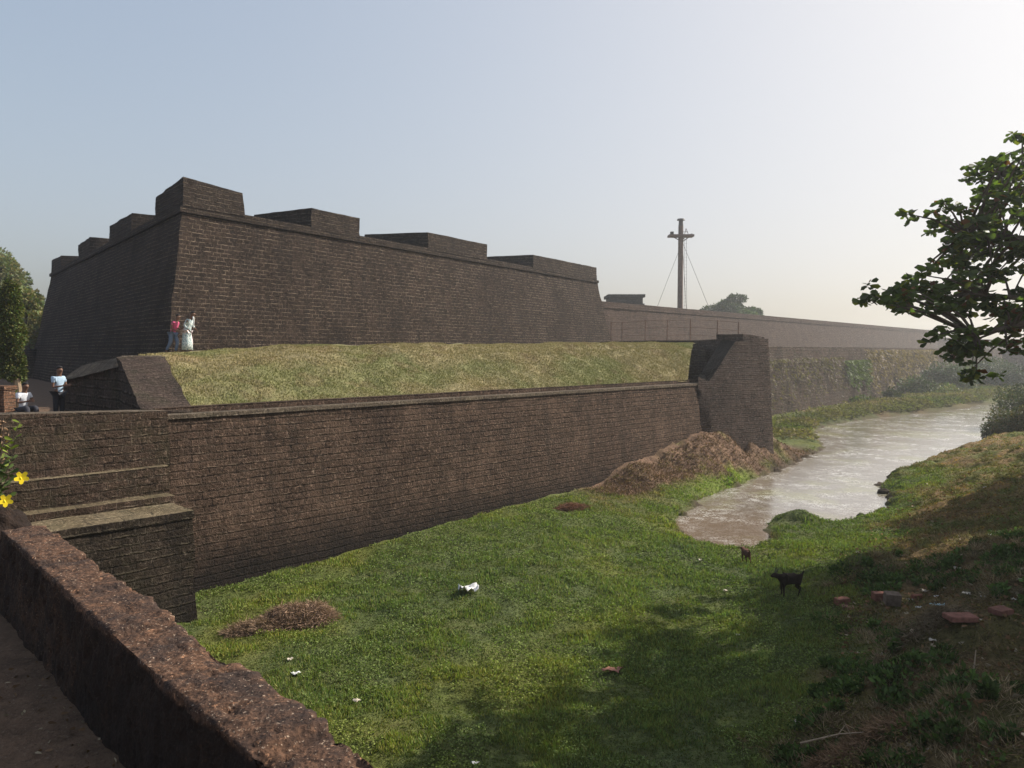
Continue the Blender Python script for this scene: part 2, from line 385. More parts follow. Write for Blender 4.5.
def ground_z(X, Y, fine=True):
    X = np.asarray(X, float); Y = np.asarray(Y, float)
    z = np.full(X.shape, _w[-1])
    for (cx, cy, _), ww in zip(ctrl, _w[:-1]): z = z+ww*np.hypot(X-cx, Y-cy)
    z = np.clip(z, -.3, 4)
    far = sstep(150, 300, np.hypot(X, Y)); z = z*(1-far)
    sd = river_sd(X, Y)
    # clumps and hollows
    if fine:
        rough = .05+.10*sstep(.35, 1.2, z)
        z = z+rough*fbm(X*.9, Y*.9, None, 4)*(1-far)+(.035+.05*sstep(.5, 1.2, z))*fbm(X*3.1+7, Y*3.1, None, 3)*(1-far)
        def lump(px, py, zz, rx, ry, h, th=0.):
            c = G(px, py, zz); dx = X-c[0]; dy = Y-c[1]
            a = dx*math.cos(th)+dy*math.sin(th); b = -dx*math.sin(th)+dy*math.cos(th)
            return h*np.exp(-(a/rx)**2-(b/ry)**2)
        z = z+lump(797, 520, .1, .65, .6, .42)
        z = z+lump(862, 572, .4, 1.2, .55, .42, .3)
        z = z+lump(940, 655, .8, 1.1, .6, .35, .2)+lump(880, 700, .6, .9, .5, .3)+lump(975, 720, 1, .8, .6, .3)+lump(830, 735, .4, .7, .5, .2)
        z = z+lump(1000, 640, 1.3, .8, .5, .25)
    z = np.where(sd < 2.8, -.25+(z+.25)*sstep(-.45, .75+.8*np.clip(z, 0, 2), sd+.3*fbm(X*1.3, Y*1.3, None, 4)+.12*fbm(X*5, Y*5, None, 2)), z)
    return z
def cover(X, Y):
    """what covers the ground: (green colour rgb), (greenness 0..1)"""
    q = np.array([river_sd(X, Y)])[0]
    # mound and right bank are drier
    cm = [G(620, 480, .7), G(655, 470, 1.0), G(690, 460, 1.3), G(725, 447, 1.6), G(760, 440, 1.6), G(790, 437, 1.2)]
    mound = np.zeros_like(X)
    for c in cm: mound = np.maximum(mound, np.exp(-(((X-c[0])**2+(Y-c[1])**2)/(2.1**2))))
    foot = (X*NW[0]+Y*NW[1]) - (W(700)[0]*NW[0]+W(700)[1]*NW[1])      # distance from the wall
    mound = mound*(1-sstep(1.7, 3.0, foot+.7*fbm(X*.6, Y*.6, None, 3)))
    mound = np.clip(mound*2.4, 0, 1)
    z = ground_z(X, Y, False)
    bank = sstep(.3, .75, z+.25*fbm(X*.5, Y*.5, None, 3))*(X > 3)*(1-mound)
    scr = sstep(.2, .6, z+.3*fbm(X*.8+3, Y*.8, None, 3))*(Y < 19.5)*(X > 3.5)
    hp = G(283, 622, .1); 
    return mound, bank, scr, q
def cover_color(X, Y):
    mound, bank, scr, sd = cover(X, Y)
    n1 = fbm(X*.35, Y*.35, None, 4)*.5+.5; n2 = fbm(X*1.7+5, Y*1.7, None, 3)*.5+.5
    g = np.stack([.150+.05*n1, .190+.045*n1, .058+.018*n2], -1)
    br = sstep(.55, .95, n1+.25*(n2-.5))[..., None]; g = g*(1-br)+np.array([.22, .24, .06])*br
    lush = np.exp(-((X-G(720, 478, .3)[0])**2+(Y-G(720, 478, .3)[1])**2)/20.)[..., None]
    g = g*(1-lush)+np.array([.24, .32, .055])*lush
    dry = np.stack([.20+.08*n2, .125+.05*n2, .085+.03*n2], -1)
    g = g*(1-mound[..., None])+dry*mound[..., None]
    bcol = np.stack([.23+.09*n2, .155+.05*n2, .065+.03*n2], -1); gg = np.stack([.15+.03*n2, .15+.03*n1, .045+0*n1], -1)
    t = sstep(.35, .7, n2*.5+n1*.5)[..., None]; bcol = bcol*t+gg*(1-t)
    g = g*(1-bank[..., None])+bcol*bank[..., None]
    sc = np.stack([.10+.08*n2, .075+.06*n2, .035+.03*n2], -1); s_ = (scr*.6)[..., None]
    g = g*(1-s_)+sc*s_
    mud = (1-sstep(.0, .55, sd+.25*(n2-.5)))[..., None]
    g = g*(1-mud)+np.array([.13, .095, .065])*mud
    return g
def axis(a, b, st, far, ratio=1.13):
    core = list(np.arange(a, b+st*.5, st)); s = st; v = b
    while v < far: s *= ratio; v += s; core.append(v)
    s = st; v = a; pre = []
    while v > -far: s *= ratio; v -= s; pre.append(v)
    return np.array(pre[::-1]+core)
ax = axis(-12, 30, .14, 650); ay = axis(8, 56, .14, 650)
X, Y = np.meshgrid(ax, ay, indexing='ij'); nx, ny = X.shape
Z = ground_z(X, Y)
idx = np.arange(nx*ny).reshape(nx, ny)
Fc = np.stack([idx[:-1, :-1], idx[1:, :-1], idx[1:, 1:], idx[:-1, 1:]], -1).reshape(-1, 4)
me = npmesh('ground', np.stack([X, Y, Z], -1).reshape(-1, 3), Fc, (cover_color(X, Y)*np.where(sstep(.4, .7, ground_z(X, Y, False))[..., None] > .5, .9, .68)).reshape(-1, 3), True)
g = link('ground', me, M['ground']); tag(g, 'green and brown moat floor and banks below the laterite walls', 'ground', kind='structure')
# water
wb = bmesh.new(); wp = []
cx, cy = river.mean(0)
grow = [tuple(p) for p in river]
vv = [wb.verts.new((x, y, 0)) for x, y in ((-2, 20), (12, 20), (30, 36), (100, 66), (170, 110), (150, 150), (100, 138), (45, 84), (22, 66), (4, 38))]
wb.faces.new(vv); me = bpy.data.meshes.new('water'); wb.to_mesh(me); wb.free()
o = link('water', me, M['water']); tag(o, 'shallow silvery moat water with scum', 'water', kind='structure')

# ------------------------------------------------------------------ scarp wall (long lower wall)
sw = empty('scarp_wall', (A_in[0], A_in[1], 0)); tag(sw, 'long low brown laterite wall running beside the moat grass, topped by the grassy slope', 'wall')
def W0(o):                                        # parent without moving (world coords minus the empty's place)
    o.matrix_parent_inverse = Matrix.Translation(o.parent.location).inverted(); return o
def par(o, p):
    o.parent = p; o.matrix_parent_inverse = (Matrix.Translation(p.location) @ Matrix.Rotation(p.rotation_euler.z, 4, 'Z')).inverted(); return o
def off(p, d): return (p[0]+NW[0]*d, p[1]+NW[1]*d)
a, b = Vector(A_in), Vector(A_out); 
a_l = Vector((a[0]-.05, a[1]-.05))
base = [xy(off(a, .5), -.5), xy(off(b, .5), -.5), xy(off(b, -1), -.5), xy(off(a, -1), -.5)]
top = [xy(a, ZT), xy(b, ZT), xy(off(b, -1), ZT), xy(off(a, -1), ZT)]
par(solid('wall', base, top, M['scarp'], None, .5, .05, topmat=M['cope']), sw)
# projecting top course and the kerb row behind it
def strip(name, p0, p1, z0, z1, o0, o1, mat, parent, cell=.35, jit=.02):
    base = [xy(off(p0, o1), z0), xy(off(p1, o1), z0), xy(off(p1, o0), z0), xy(off(p0, o0), z0)]
    top = [xy(off(p0, o1), z1), xy(off(p1, o1), z1), xy(off(p1, o0), z1), xy(off(p0, o0), z1)]
    return par(solid(name, base, top, mat, None, cell, jit), parent)
strip('coping', a, b, ZT-.04, ZT+.07, -.42, .06, M['cope'], sw)
strip('kerb_course', a, b, ZT-.1, ZT+.22, -.85, -.52, M['scarp'], sw, .3, .05)

# ------------------------------------------------------------------ abutment, its ledges and the buttress
ab = empty('abutment_wall', (-12, 18, 0)); tag(ab, 'stepped brown laterite wall with two ledges, beside the near end of the long low wall', 'wall')
WD = Vector((.695, .719))                                       # along the wall, away from the camera
def lA(d, t): return (A_in[0]+NW[0]*d-WD[0]*t, A_in[1]+NW[1]*d-WD[1]*t)
def slabA(name, z0, z1, d0, d1, mat, t0=0., t1=5.6, topmat=None, cell=.3, jit=.045, bat=.05):
    base = [xy(lA(d1+bat, t1), z0), xy(lA(d1+bat, t0), z0), xy(lA(d0, t0), z0), xy(lA(d0, t1), z0)]
    zl = z1+(.2 if z1 > 4 else 0); top = [xy(lA(d1, t1), zl), xy(lA(d1, t0), z1), xy(lA(d0, t0), z1), xy(lA(d0, t1), zl)]
    return par(solid(name, base, top, mat, None, cell, jit, topmat=topmat), ab)
slabA('upper_wall', -.5, 4.74, -.6, .22, M['abut'], .0, 5.6, M['cope'])
slabA('ledge', -.5, 3.37, -.3, .50, M['abut'], .1, 5.6, M['paleledge'], .25)
slabA('ledge', -.5, 2.70, -.3, .98, M['abut'], .15, 5.6, M['paleledge'], .2)
bt = empty('buttress', (-8.5, 17, 0)); tag(bt, 'dark mossy laterite block with a flat straw coloured top in front of the stepped wall', 'buttress')
base = [xy(lA(2.37, 5.3), -.5), xy(lA(2.33, .28), -.5), xy(lA(.2, .28), -.5), xy(lA(.2, 5.3), -.5)]
par(solid('block', base, [xy(lA(2.25, 5.3), 2.34), xy(lA(2.25, .3), 2.34), xy(lA(.2, .3), 2.34), xy(lA(.2, 5.3), 2.34)], M['butt'], None, .25, .05), bt)
Lc = [lA(2.28, 5.3), lA(2.28, .27), lA(.2, .27), lA(.2, 5.3)]
par(solid('top_course', [xy(p, 2.34) for p in Lc], [xy(p, 2.53) for p in Lc], M['butt'], None, .22, .04, topmat=M['paleledge']), bt)

# ------------------------------------------------------------------ wing wall at the near end of the grassy slope
wg = empty('wing_wall', (-12, 24, 4)); tag(wg, 'thick dark wing wall with a sloping mossy top at the near end of the grassy slope', 'wall')
M['wing'] = laterite('laterite_wing', (.075, .055, .045), (.12, .085, .068), (.19, .15, .12), row=.3, wid=.7, bumpd=.07, stain=.5, green=.25)
q2 = (-8.55, 20.35, 4.62); q1 = (-9.65, 19.75, 4.78); q3 = (-11.05, 24.2, 6.1); q4 = (-12.25, 23.6, 6.08)
par(solid('ramp', [xy(q1, 3.2), xy(q2, 3.2), xy(q3, 3.2), xy(q4, 3.2)], [q1, q2, q3, q4], M['wing'], None, .3, .05), wg)
E1 = (-15.9, 27.0); 
par(solid('back_wall', [(-12.25, 23.62, 3.2), (-11.1, 24.22, 3.2), (-11.6, 26.2, 3.2), (-15.2, 28.4, 3.2), (-15.9, 27.0, 3.2)],
      [(-12.25, 23.62, 5.78), (-11.1, 24.22, 5.98), (-11.6, 26.2, 5.98), (-15.2, 28.4, 5.6), (-15.9, 27.0, 5.2)], M['wing'], None, .4, .05), wg)
par(solid('rounded_rim', [(-12.35, 23.5, 5.74), (-11.0, 24.2, 5.94), (-11.6, 26.2, 5.94), (-15.2, 28.4, 5.55), (-16.05, 26.9, 5.15)],
      [(-12.25, 24.1, 6.12), (-11.3, 24.4, 6.14), (-11.8, 25.9, 6.1), (-15.0, 28.1, 5.9), (-15.4, 27.2, 5.75)], M['cope'], None, .3, .08), wg)  # rim given paler stone, its sunlit look put into the colour

# ------------------------------------------------------------------ end block at the far end (raised return of the scarp wall)
eb = empty('end_block', (12, 40, 0)); tag(eb, 'tall raised grey brown block ending the long low wall, by the water', 'wall')
M['end'] = laterite('laterite_end', (.085, .062, .052), (.14, .098, .078), (.27, .22, .18), row=.2, wid=.4, bumpd=.06, stain=.5)
def at(px, D): return ((px-512)/F*D, D)
e0 = at(709, 38.8); e1 = at(735, 39.83); e2 = at(768, 41.2); e3 = (at(768, 41.2)[0]-2.4, 47); L1 = at(722, 44.5); L0 = at(698, 38.4)
plan = [L0, e0, e1, e2, e3, L1]; tz = [4.95, 4.7, 6.75, 6.92, 6.9, 6.95]
ob = [(.1, 0), (.22, -.36), (.22, -.36), (.35, -.3), (.2, 0), (0, 0)]
M['darktop'] = laterite('dark_top', (.022, .019, .018), (.04, .034, .03), (.06, .05, .045), row=.4, wid=.6, bumpd=.08)  # near-black top for the sloping shoulder
def pier(name, ii, mat2):
    par(solid(name, [(plan[i][0]+ob[i][0], plan[i][1]+ob[i][1], -.3) for i in ii], [xy(plan[i], tz[i]) for i in ii], M['end'], None, .3, .03, topmat=mat2), eb)
pier('block', (2, 3, 4, 5), M['end']); pier('sloping_shoulder', (0, 1, 2, 5), M['darktop'])
c2 = [at(741, 40.2), at(764, 41.3), (at(764, 41.3)[0]-1.5, 44), (at(741, 40.2)[0]-.5, 43.5)]
par(solid('broken_top_course', [xy(p, 6.85) for p in c2], [xy(p, z) for p, z in zip(c2, (7.15, 7.0, 7.05, 7.2))], M['end'], None, .3, .08), eb)

# ------------------------------------------------------------------ bastion
bs = empty('bastion', (-14.8, 34.2, 4)); tag(bs, 'big dark laterite bastion with sloping sides and thick merlons above the grassy slope', 'bastion')
Lp, Cp, Rp = Vector((-38.6, 64)), Vector((-14.68, 34.2)), Vector((7.8, 70))
back1, back0 = Vector((-2, 88)), Vector((-34, 92))
ZC = 12.42
bat = 1.3
def offpoly(pts, d):
    out = []; n = len(pts)
    for i in range(n):
        p0, p1, p2 = pts[i-1], pts[i], pts[(i+1) % n]
        e1_, e2_ = (p1-p0).normalized(), (p2-p1).normalized()
        n1, n2 = Vector((e1_.y, -e1_.x)), Vector((e2_.y, -e2_.x))
        m = (n1+n2); m = m/m.length; out.append(p1+m*(d/max(.3, m.dot(n1))))
    return out
plan = [Lp, Cp, Rp, back1, back0]
low = offpoly(plan, bat*8.9/6.2)
par(solid('battered_wall', [xy(p, 3.5) for p in low], [xy(p, ZC) for p in plan], M['bast'], None, .6, .07, topmat=M['merl']), bs)
o1 = offpoly(plan, .13); 
par(solid('cordon', [xy(p, ZC+.01) for p in o1], [xy(p, ZC+.24) for p in o1], M['merl'], None, .6, .03), bs)
o2 = offpoly(plan, -.05)
par(solid('parapet_sill', [xy(p, ZC+.25) for p in o2], [xy(p, ZC+.42) for p in o2], M['merl'], None, .6, .05), bs)
def merlon(P_, d, t0, t1, z0=ZC+.3, z1=13.85, th=4.2, s0=.9, s1=.9, side=1):
    n = Vector((-d.y, d.x))*side                     # inward
    f0, f1 = P_+d*t0+n*.02, P_+d*t1+n*.02
    g1, g0 = P_+d*(t1+s1)+n*th, P_+d*(t0-s0)+n*th
    q = [f0, f1, g1, g0] if side == 1 else [f1, f0, g0, g1]
    tp = [p+(sum(q, Vector((0, 0)))/4-p)*.012 for p in q]
    par(solid('merlon', [xy(p, z0) for p in q], [xy(p, z1+random.uniform(-.05, .05)) for p in tp], M['merl'], None, .3, .055, jseed=t0), bs)
dR = (Rp-Cp).normalized(); dL = (Lp-Cp).normalized()
for t0, t1, sa in ((7.62, 11.3, .35), (17.55, 24.3, 1.5), (30.75, 42.3, 1.0)): merlon(Cp, dR, t0, t1, s0=sa)
for t0, t1 in ((9.8, 15.3), (21.4, 25.9), (33, 38.2)): merlon(Cp, dL, t0, t1, side=-1, z1=13.75)
cm = [Cp+dL*4.6, Cp+Vector((0, .03)), Cp+dR*3.3, Cp+dR*3.0+Vector((-dR.y, dR.x))*3.6, Cp+dL*4.4-Vector((-dL.y, dL.x))*3.4]
cb = sum(cm, Vector((0, 0)))/5
par(solid('merlon', [xy(p, ZC+.3) for p in cm], [xy(p+(cb-p)*.014, z) for p, z in zip(cm, (13.8, 14.02, 13.85, 13.9, 13.9))], M['merl'], None, .3, .04), bs)

# ------------------------------------------------------------------ grassy slope + terrace
def bank_height(s, d):
    crest = np.interp(s, [0, .06, .15, .3, .6, 1], [6.08, 6.2, 6.45, 6.52, 6.6, 6.72]); rw = np.interp(s, [0, .1, 1], [4.6, 5.2, 6.3])
    t = np.clip(d/rw, 0, 1.6)
    prof = np.where(t < 1, t*1.0-.0*t, 1)               # straight slope, rounded crest
    prof = np.where((t > .8) & (t < 1.2), .8+(.2*sstep(.8, 1.2, t)), np.clip(prof, 0, 1))
    return (ZT+.16)+(crest-ZT-.16)*prof
ns, nd = 260, 90
ss = np.linspace(0, 1, ns); dd = np.concatenate([np.linspace(0, 8, 60), np.linspace(8.4, 60, 30)])
Wa = np.array(off(Vector(A_in)+Vector((.35, .35)), -.95)); Wb = np.array(off(L0, -.6))
Ba = np.array([-17.6, 34.2]); Bb = np.array([16.5, 66.])
V = []; colr = []
Sg, Dg = np.meshgrid(ss, dd, indexing='ij')
w0 = Wa+(Wb-Wa)*Sg[..., None]; b0 = Ba+(Bb-Ba)*Sg[..., None]
Ltot = np.linalg.norm(b0-w0, axis=-1)
tt = np.minimum(Dg/Ltot, 1); XY = w0+(b0-w0)*tt[..., None]; dist = tt*Ltot
Zb = bank_height(Sg, dist)+.09*fbm(XY[..., 0]*.6, XY[..., 1]*.6, None, 4)*sstep(0, 1, dist)+.02*fbm(XY[..., 0]*3, XY[..., 1]*3, None, 3)
def bank_cols(X, Y):
    n1 = fbm(X*.25+9, Y*.25, None, 4)*.5+.5; n2 = fbm(X*1.3, Y*1.3+4, None, 4)*.5+.5
    c = np.stack([.33+.07*n2, .275+.05*n2, .14+.03*n2], -1); gr = np.array([.22, .24, .09])
    t = sstep(.45, .95, n1+.3*(n2-.5))[..., None]*.7
    c = c*(1-t)+gr*t
    b_ = sstep(.68, .85, n2)[..., None]*.4; return c*(1-b_)+np.array([.24, .16, .09])*b_
idx = np.arange(ns*len(dd)).reshape(ns, len(dd))
Fc = np.stack([idx[:-1, :-1], idx[1:, :-1], idx[1:, 1:], idx[:-1, 1:]], -1).reshape(-1, 4)
me = npmesh('grass_slope', np.concatenate([XY, Zb[..., None]], -1).reshape(-1, 3), Fc, bank_cols(XY[..., 0], XY[..., 1]).reshape(-1, 3), True)
def slopemat():
    k = NT('dry_turf'); p = k.pos(); a = k.attr('Col')
    f1 = k.noise(p, 3.5, 6, .7); f3 = k.noise(p, 22, 5, .65)
    col = k.mix(a.outputs[0], .55, k.ramp(f1, [(.4, .8), (.6, 0.)]), 'MULTIPLY')
    col = k.mix(col, .5, k.ramp(f3, [(.38, .8), (.55, 0.)]), 'MULTIPLY')
    k.l(col, k.b.inputs['Base Color']); k.l(k.bump(k.math('ADD', f1, f3), .05), k.b.inputs['Normal']); return k.m
M['slope'] = slopemat()
o = link('embankment_terrain', me, M['slope']); tag(o, 'dry grassy slope between the long low wall and the bastion', 'slope', kind='structure')
# terraces of earth (solid fill) behind the walls
M['earth'] = plain('terrace_earth', (.20, .165, .075), .95, .05, .35, 1.5)
def terrace(name, pts, z, label, mat):
    o = solid(name, [xy(p, -.5) for p in pts], [xy(p, z) for p in pts], mat, None, 3, .0); tag(o, label, 'ground', kind='structure'); return o
rv = [(12.0, 47.5), (17.2, 62.2), (24, 70), (68, 120), (97, 152)]
terrace('terrace_ground', [(11.9, 48), (16.9, 62.5), (23.7, 70.4), (67.7, 120.4), (97, 152.6), (170, 196), (200, 270), (100, 240), (-5, 100), (4, 74), (14, 66), (11, 50)], 6.42, 'flat grass terrace at the foot of the far curtain wall', M['earth'])
o = solid('court_ground', [(p[0], p[1], -.5) for p in ((2.0, -8), (2.0, 0.3), (-5.2, 7.7), (-11.7, 14.7), (-13.1, 16.0), (-9.5, 20.0), (-12, 24.5), (-16.2, 27.5), (-20, 40), (-45, 110), (-300, 110), (-300, -60), (2, -60))],
      [(p[0], p[1], 4.0) for p in ((2.0, -8), (2.0, 0.3), (-5.2, 7.7), (-11.7, 14.7), (-13.1, 16.0), (-9.5, 20.0), (-12, 24.5), (-16.2, 27.5), (-20, 40), (-45, 110), (-300, 110), (-300, -60), (2, -60))], M['path'], None, 3, 0)
tag(o, 'earth path and court behind the parapet', 'path', kind='structure')

# ------------------------------------------------------------------ far walls
def longwall(name, label, pts, z0, z1s, batt, mat, cordon=None, th=2.5, cell=1.2, jit=.12):
    e = empty(name, (pts[0][0], pts[0][1], z0)); tag(e, label, 'wall')
    pts = [Vector(p) for p in pts]
    n = len(pts); inn = []; outb = []
    for i, p in enumerate(pts):
        d = (pts[min(i+1, n-1)]-pts[max(i-1, 0)]).normalized(); nn = Vector((d.y, -d.x)); inn.append(p-nn*th); outb.append(p+nn*batt)
    base = [xy(p, z0) for p in outb]+[xy(p, z0) for p in inn[::-1]]
    top = [xy(p, z) for p, z in zip(pts, z1s)]+[xy(p, z) for p, z in list(zip(inn, z1s))[::-1]]
    par(solid('wall', base, top, mat, None, cell, jit), e)
    if cordon:
        oo = [p+(p-q)*(.12/th) for p, q in zip(pts, inn)]
        for (za, zb, gap) in cordon:
            bb = [xy(p, z+za) for p, z in zip(oo, z1s)]+[xy(p, z+za) for p, z in list(zip(inn, z1s))[::-1]]
            tb = [xy(p, z+zb) for p, z in zip(oo, z1s)]+[xy(p, z+zb) for p, z in list(zip(inn, z1s))[::-1]]
            par(solid('cordon', bb, tb, mat, None, cell, .03), e)
        bb = [xy(p+(q-p)*.06, z+cordon[-1][1]) for p, q, z in zip(pts, inn, z1s)]+[xy(p, z+cordon[-1][1]) for p, z in list(zip(inn, z1s))[::-1]]
        tb = [xy(p+(q-p)*.06, z+.75) for p, q, z in zip(pts, inn, z1s)]+[xy(p, z+.75) for p, z in list(zip(inn, z1s))[::-1]]
        par(solid('parapet', bb, tb, mat, None, cell, .06), e)
    return e
longwall('curtain_wall', 'very long plain curtain wall in haze behind the bastion, with a cordon under its top', [(3, 78.5), (9, 84), (40, 120.5), (119, 214)], 6.0, [11.0, 11.0, 11.0, 11.0], .9, M['curt'], [(0, .2, 0)])
longwall('outer_curtain_wall', 'lower hazy length of wall beyond the end of the very long curtain wall', [(118.6, 214.6), (150, 232), (230, 262)], 6.0, [9.2, 8.6, 8.4], .7, M['curt'], [(0, .2, 0)])
longwall('revetment_wall', 'eroded moat side wall with hanging dry creepers beyond the raised end block', [(11.4, 45.0), (17.2, 62), (24, 70), (68, 120), (98, 152)], -.5, [6.5, 6.5, 6.62, 6.5, 6.4], .9, M['revet'], None, 1.0, .8, .22)
longwall('return_wall', 'grey shaded wall crossing behind the bushes where the moat turns', [(97, 152.4), (125, 151), (190, 150)], -.5, [6.35, 6.35, 6.3], .6, M['revet'], None, 1.5, 1.5, .15)
cop = longwall('low_rubble_wall', 'low dark broken row of stones at the crest behind the fence', [(7.4, 63.5), (10.6, 57.5), (12.2, 51.5)], 6.2, [7.0, 7.02, 6.95], .02, M['merl'], None, .5, .35, .12)

# blockhouse on the rampart
bh = empty('rampart_blockhouse', (17, 118, 11)); tag(bh, 'small flat roofed dark blockhouse on top of the rampart, beside the mast', 'blockhouse')
def boxm(name, x0, y0, x1, y1, z0, z1, mat, parent, cell=1., jit=0.):
    o = solid(name, [(x0, y0, z0), (x1, y0, z0), (x1, y1, z0), (x0, y1, z0)], [(x0, y0, z1), (x1, y0, z1), (x1, y1, z1), (x0, y1, z1)], mat, None, cell, jit)
    return par(o, parent)
M['bh'] = laterite('laterite_blockhouse', (.05, .045, .045), (.08, .07, .065), (.16, .14, .13), row=.3, wid=.6)
boxm('wall', 14.9, 116, 19.9, 121, 10, 14.3, M['bh'], bh, .8, .05); boxm('roof', 14.6, 115.7, 20.2, 121.3, 14.3, 14.75, M['bh'], bh, .8, .04)
boxm('string_course', 14.8, 115.9, 20.15, 121.1, 13.15, 13.35, M['bh'], bh, .8, .02)

# ------------------------------------------------------------------ tubes / mesh builder
class MB:
    def __init__(s): s.v = []; s.f = []
    def tube(s, pts, rad, seg=8, cap=True):
        pts = [Vector(p) for p in pts]; n = len(pts); rad = rad if hasattr(rad, '__len__') else [rad]*n
        b = len(s.v); up = Vector((.13, .21, 1)).normalized()
        for i, p in enumerate(pts):
            d = (pts[min(i+1, n-1)]-pts[max(i-1, 0)]).normalized()
            x = d.cross(up) if abs(d.dot(up)) < .97 else d.cross(Vector((1, 0, 0)))
            x.normalize(); y = d.cross(x)
            for k in range(seg):
                a = 2*math.pi*k/seg; s.v.append(p+(x*math.cos(a)+y*math.sin(a))*rad[i])
        for i in range(n-1):
            for k in range(seg):
                k2 = (k+1) % seg; s.f.append((b+i*seg+k, b+i*seg+k2, b+(i+1)*seg+k2, b+(i+1)*seg+k))
        if cap: s.f.append(tuple(b+k for k in range(seg))[::-1]); s.f.append(tuple(b+(n-1)*seg+k for k in range(seg)))
        return s
    def box(s, c, sz, rot=None):
        b = len(s.v); c = Vector(c); rot = rot or Matrix.Identity(3)
        for x in (-1, 1):
            for y in (-1, 1):
                for z in (-1, 1): s.v.append(c+rot @ Vector((x*sz[0]/2, y*sz[1]/2, z*sz[2]/2)))
        for q in ((0, 1, 3, 2), (4, 6, 7, 5), (0, 4, 5, 1), (2, 3, 7, 6), (0, 2, 6, 4), (1, 5, 7, 3)): s.f.append(tuple(b+i for i in q))
        return s
    def build(s, name, mat, parent=None, smooth=True, world=True):
        me = bpy.data.meshes.new(name); me.from_pydata([tuple(v) for v in s.v], [], s.f)
        if smooth:
            for p in me.polygons: p.use_smooth = True
            try: me.set_sharp_from_angle(angle=R(40))
            except Exception: pass
        me.update(); o = link(name, me, mat)
        if parent: par(o, parent) if world else setattr(o, 'parent', parent)
        return o

# ------------------------------------------------------------------ mast
M['steel'] = plain('rusty_steel', (.12, .075, .06), .7, .3, .4, 3.); M['dark'] = plain('dark_metal', (.05, .045, .045), .6, .3)
mx, my = at(679.5, 112)
ms = empty('mast', (mx, my, 11)); tag(ms, 'tall rusty mast with a crow platform and stay wires rising behind the curtain wall', 'mast')
zt = P(679, 219, 112)[2]; zp = P(679, 236, 112)[2]
MB().tube([(mx, my, 6), (mx, my, zt-1.0)], [.42, .36], 14).build('pole', M['steel'], ms)
MB().tube([(mx, my, zt-1.0), (mx, my, zt-.2)], [.36, .3], 12).build('lantern', M['dark'], ms)
MB().tube([(mx, my, zt-.2), (mx, my, zt+.02)], [.6, .5], 12).build('cap', M['dark'], ms)
MB().box((mx, my, zp), (3.6, 1.6, .3)).box((mx-.9, my, zp-.15), (1.0, .3, .2)).build('platform', M['steel'], ms, False)
MB().tube([(mx, my, zp-1.0), (mx+1.3, my, zp-.1)], .07, 5).tube([(mx, my, zp-1), (mx+.6, my, zp-.1)], .07, 5).tube([(mx, my, zp-.7), (mx-1.2, my, zp-.1)], .07, 5).build('bracket', M['steel'], ms)
MB().tube([(mx+.5, my, zp), (mx+.75, my, zp+1.1)], .04, 5).tube([(mx+1.2, my, zp), (mx+.75, my, zp+1.1)], .04, 5).tube([(mx+.3, my, zp+.6), (mx+1., my, zp+.6)], .04, 5).build('rail', M['steel'], ms)
MB().tube([(mx+1.1, my, zp+.1), (mx+1.7, my, zp+.35)], [.13, .03], 6).build('horn', M['steel'], ms)
MB().box((mx-1.3, my, zp+.45), (.45, .4, .35)).tube([(mx-1.2, my, zp), (mx-1.2, my, zp+.4)], .05, 5).build('floodlight', M['dark'], ms)
for a_, b_ in (((mx-.2, my, zp-2), (mx-4, my+1, 10.5)), ((mx+.3, my, zp-1), (mx+4.8, my-1, 10.5)), ((mx+.2, my, zp-.3), (mx+.8, my-1, 10.5))):
    MB().tube([a_, b_], .03, 4).build('stay_wire', M['dark'], ms)
lad = MB()
for dx in (0, .5): lad.tube([(mx+.5+dx*.8, my-.5, 10), (mx+.42+dx*.6, my-.4, zp-.1)], .022, 4)
for i in range(26): lad.tube([(mx+.48, my-.48, 10.3+i*.5), (mx+.85, my-.48, 10.3+i*.5)], .014, 3)
lad.build('ladder', M['dark'], ms)

# ------------------------------------------------------------------ fence at the crest
fe = empty('wire_fence', (9, 60, 6.4)); tag(fe, 'thin rusty posts of a wire fence on the crest behind the grassy slope', 'fence')
M['post'] = plain('fence_post', (.20, .13, .10), .8, .2, .3, 5.)
fp = []
for px, pyt, pyb in ((611, 322, 347), (622, 322, 346), (645, 320, 346), (667, 320, 346), (690, 319, 345), (717, 320, 345), (738, 322, 345)):
    D = 62-(px-611)*.085; zb = 6.4; x, y = at(px, D); zt_ = P(px, pyt, D)[2]
    fp.append((x, y, zt_)); MB().tube([(x, y, zb), (x, y, zt_)], .05, 6).build('post', M['post'], fe)
for hh in (.05, .6, 1.15): MB().tube([(x, y, z-hh) for x, y, z in fp], .012, 4).build('wire', M['post'], fe)

# ------------------------------------------------------------------ near parapet
def Qo(D, off_=0.): return Vector((2.2-.937*D-off_*.73, D-off_*.684))      # outer edge line shifted inward
zpar = H-1.63
dirp = Vector((-.684, .730)); npo = Vector((.730, .684))
o_start = Vector((2.2, 0))+dirp*(-4); Lw = 13.9-.35
pc = []                                                              # cross-section (offset from outer edge towards inside, z)
wth = .335
for t in np.linspace(0, 1, 26): pc.append((-.06+.06*t, 2.6+(zpar-2.6)*t))
ntop = 20
for t in np.linspace(0, 1, ntop)[1:]: pc.append((wth*t, zpar))
for t in np.linspace(0, 1, 34)[1:]: pc.append((wth+.05*t, zpar-(zpar-3.95)*t))
pc = np.array(pc); nL = 560; tL = np.linspace(0, Lw, nL)
Vx = o_start.x+dirp.x*tL[:, None]-npo.x*pc[None, :, 0]; Vy = o_start.y+dirp.y*tL[:, None]-npo.y*pc[None, :, 0]; Vz = np.repeat(pc[None, :, 1], nL, 0)
nc = len(pc)
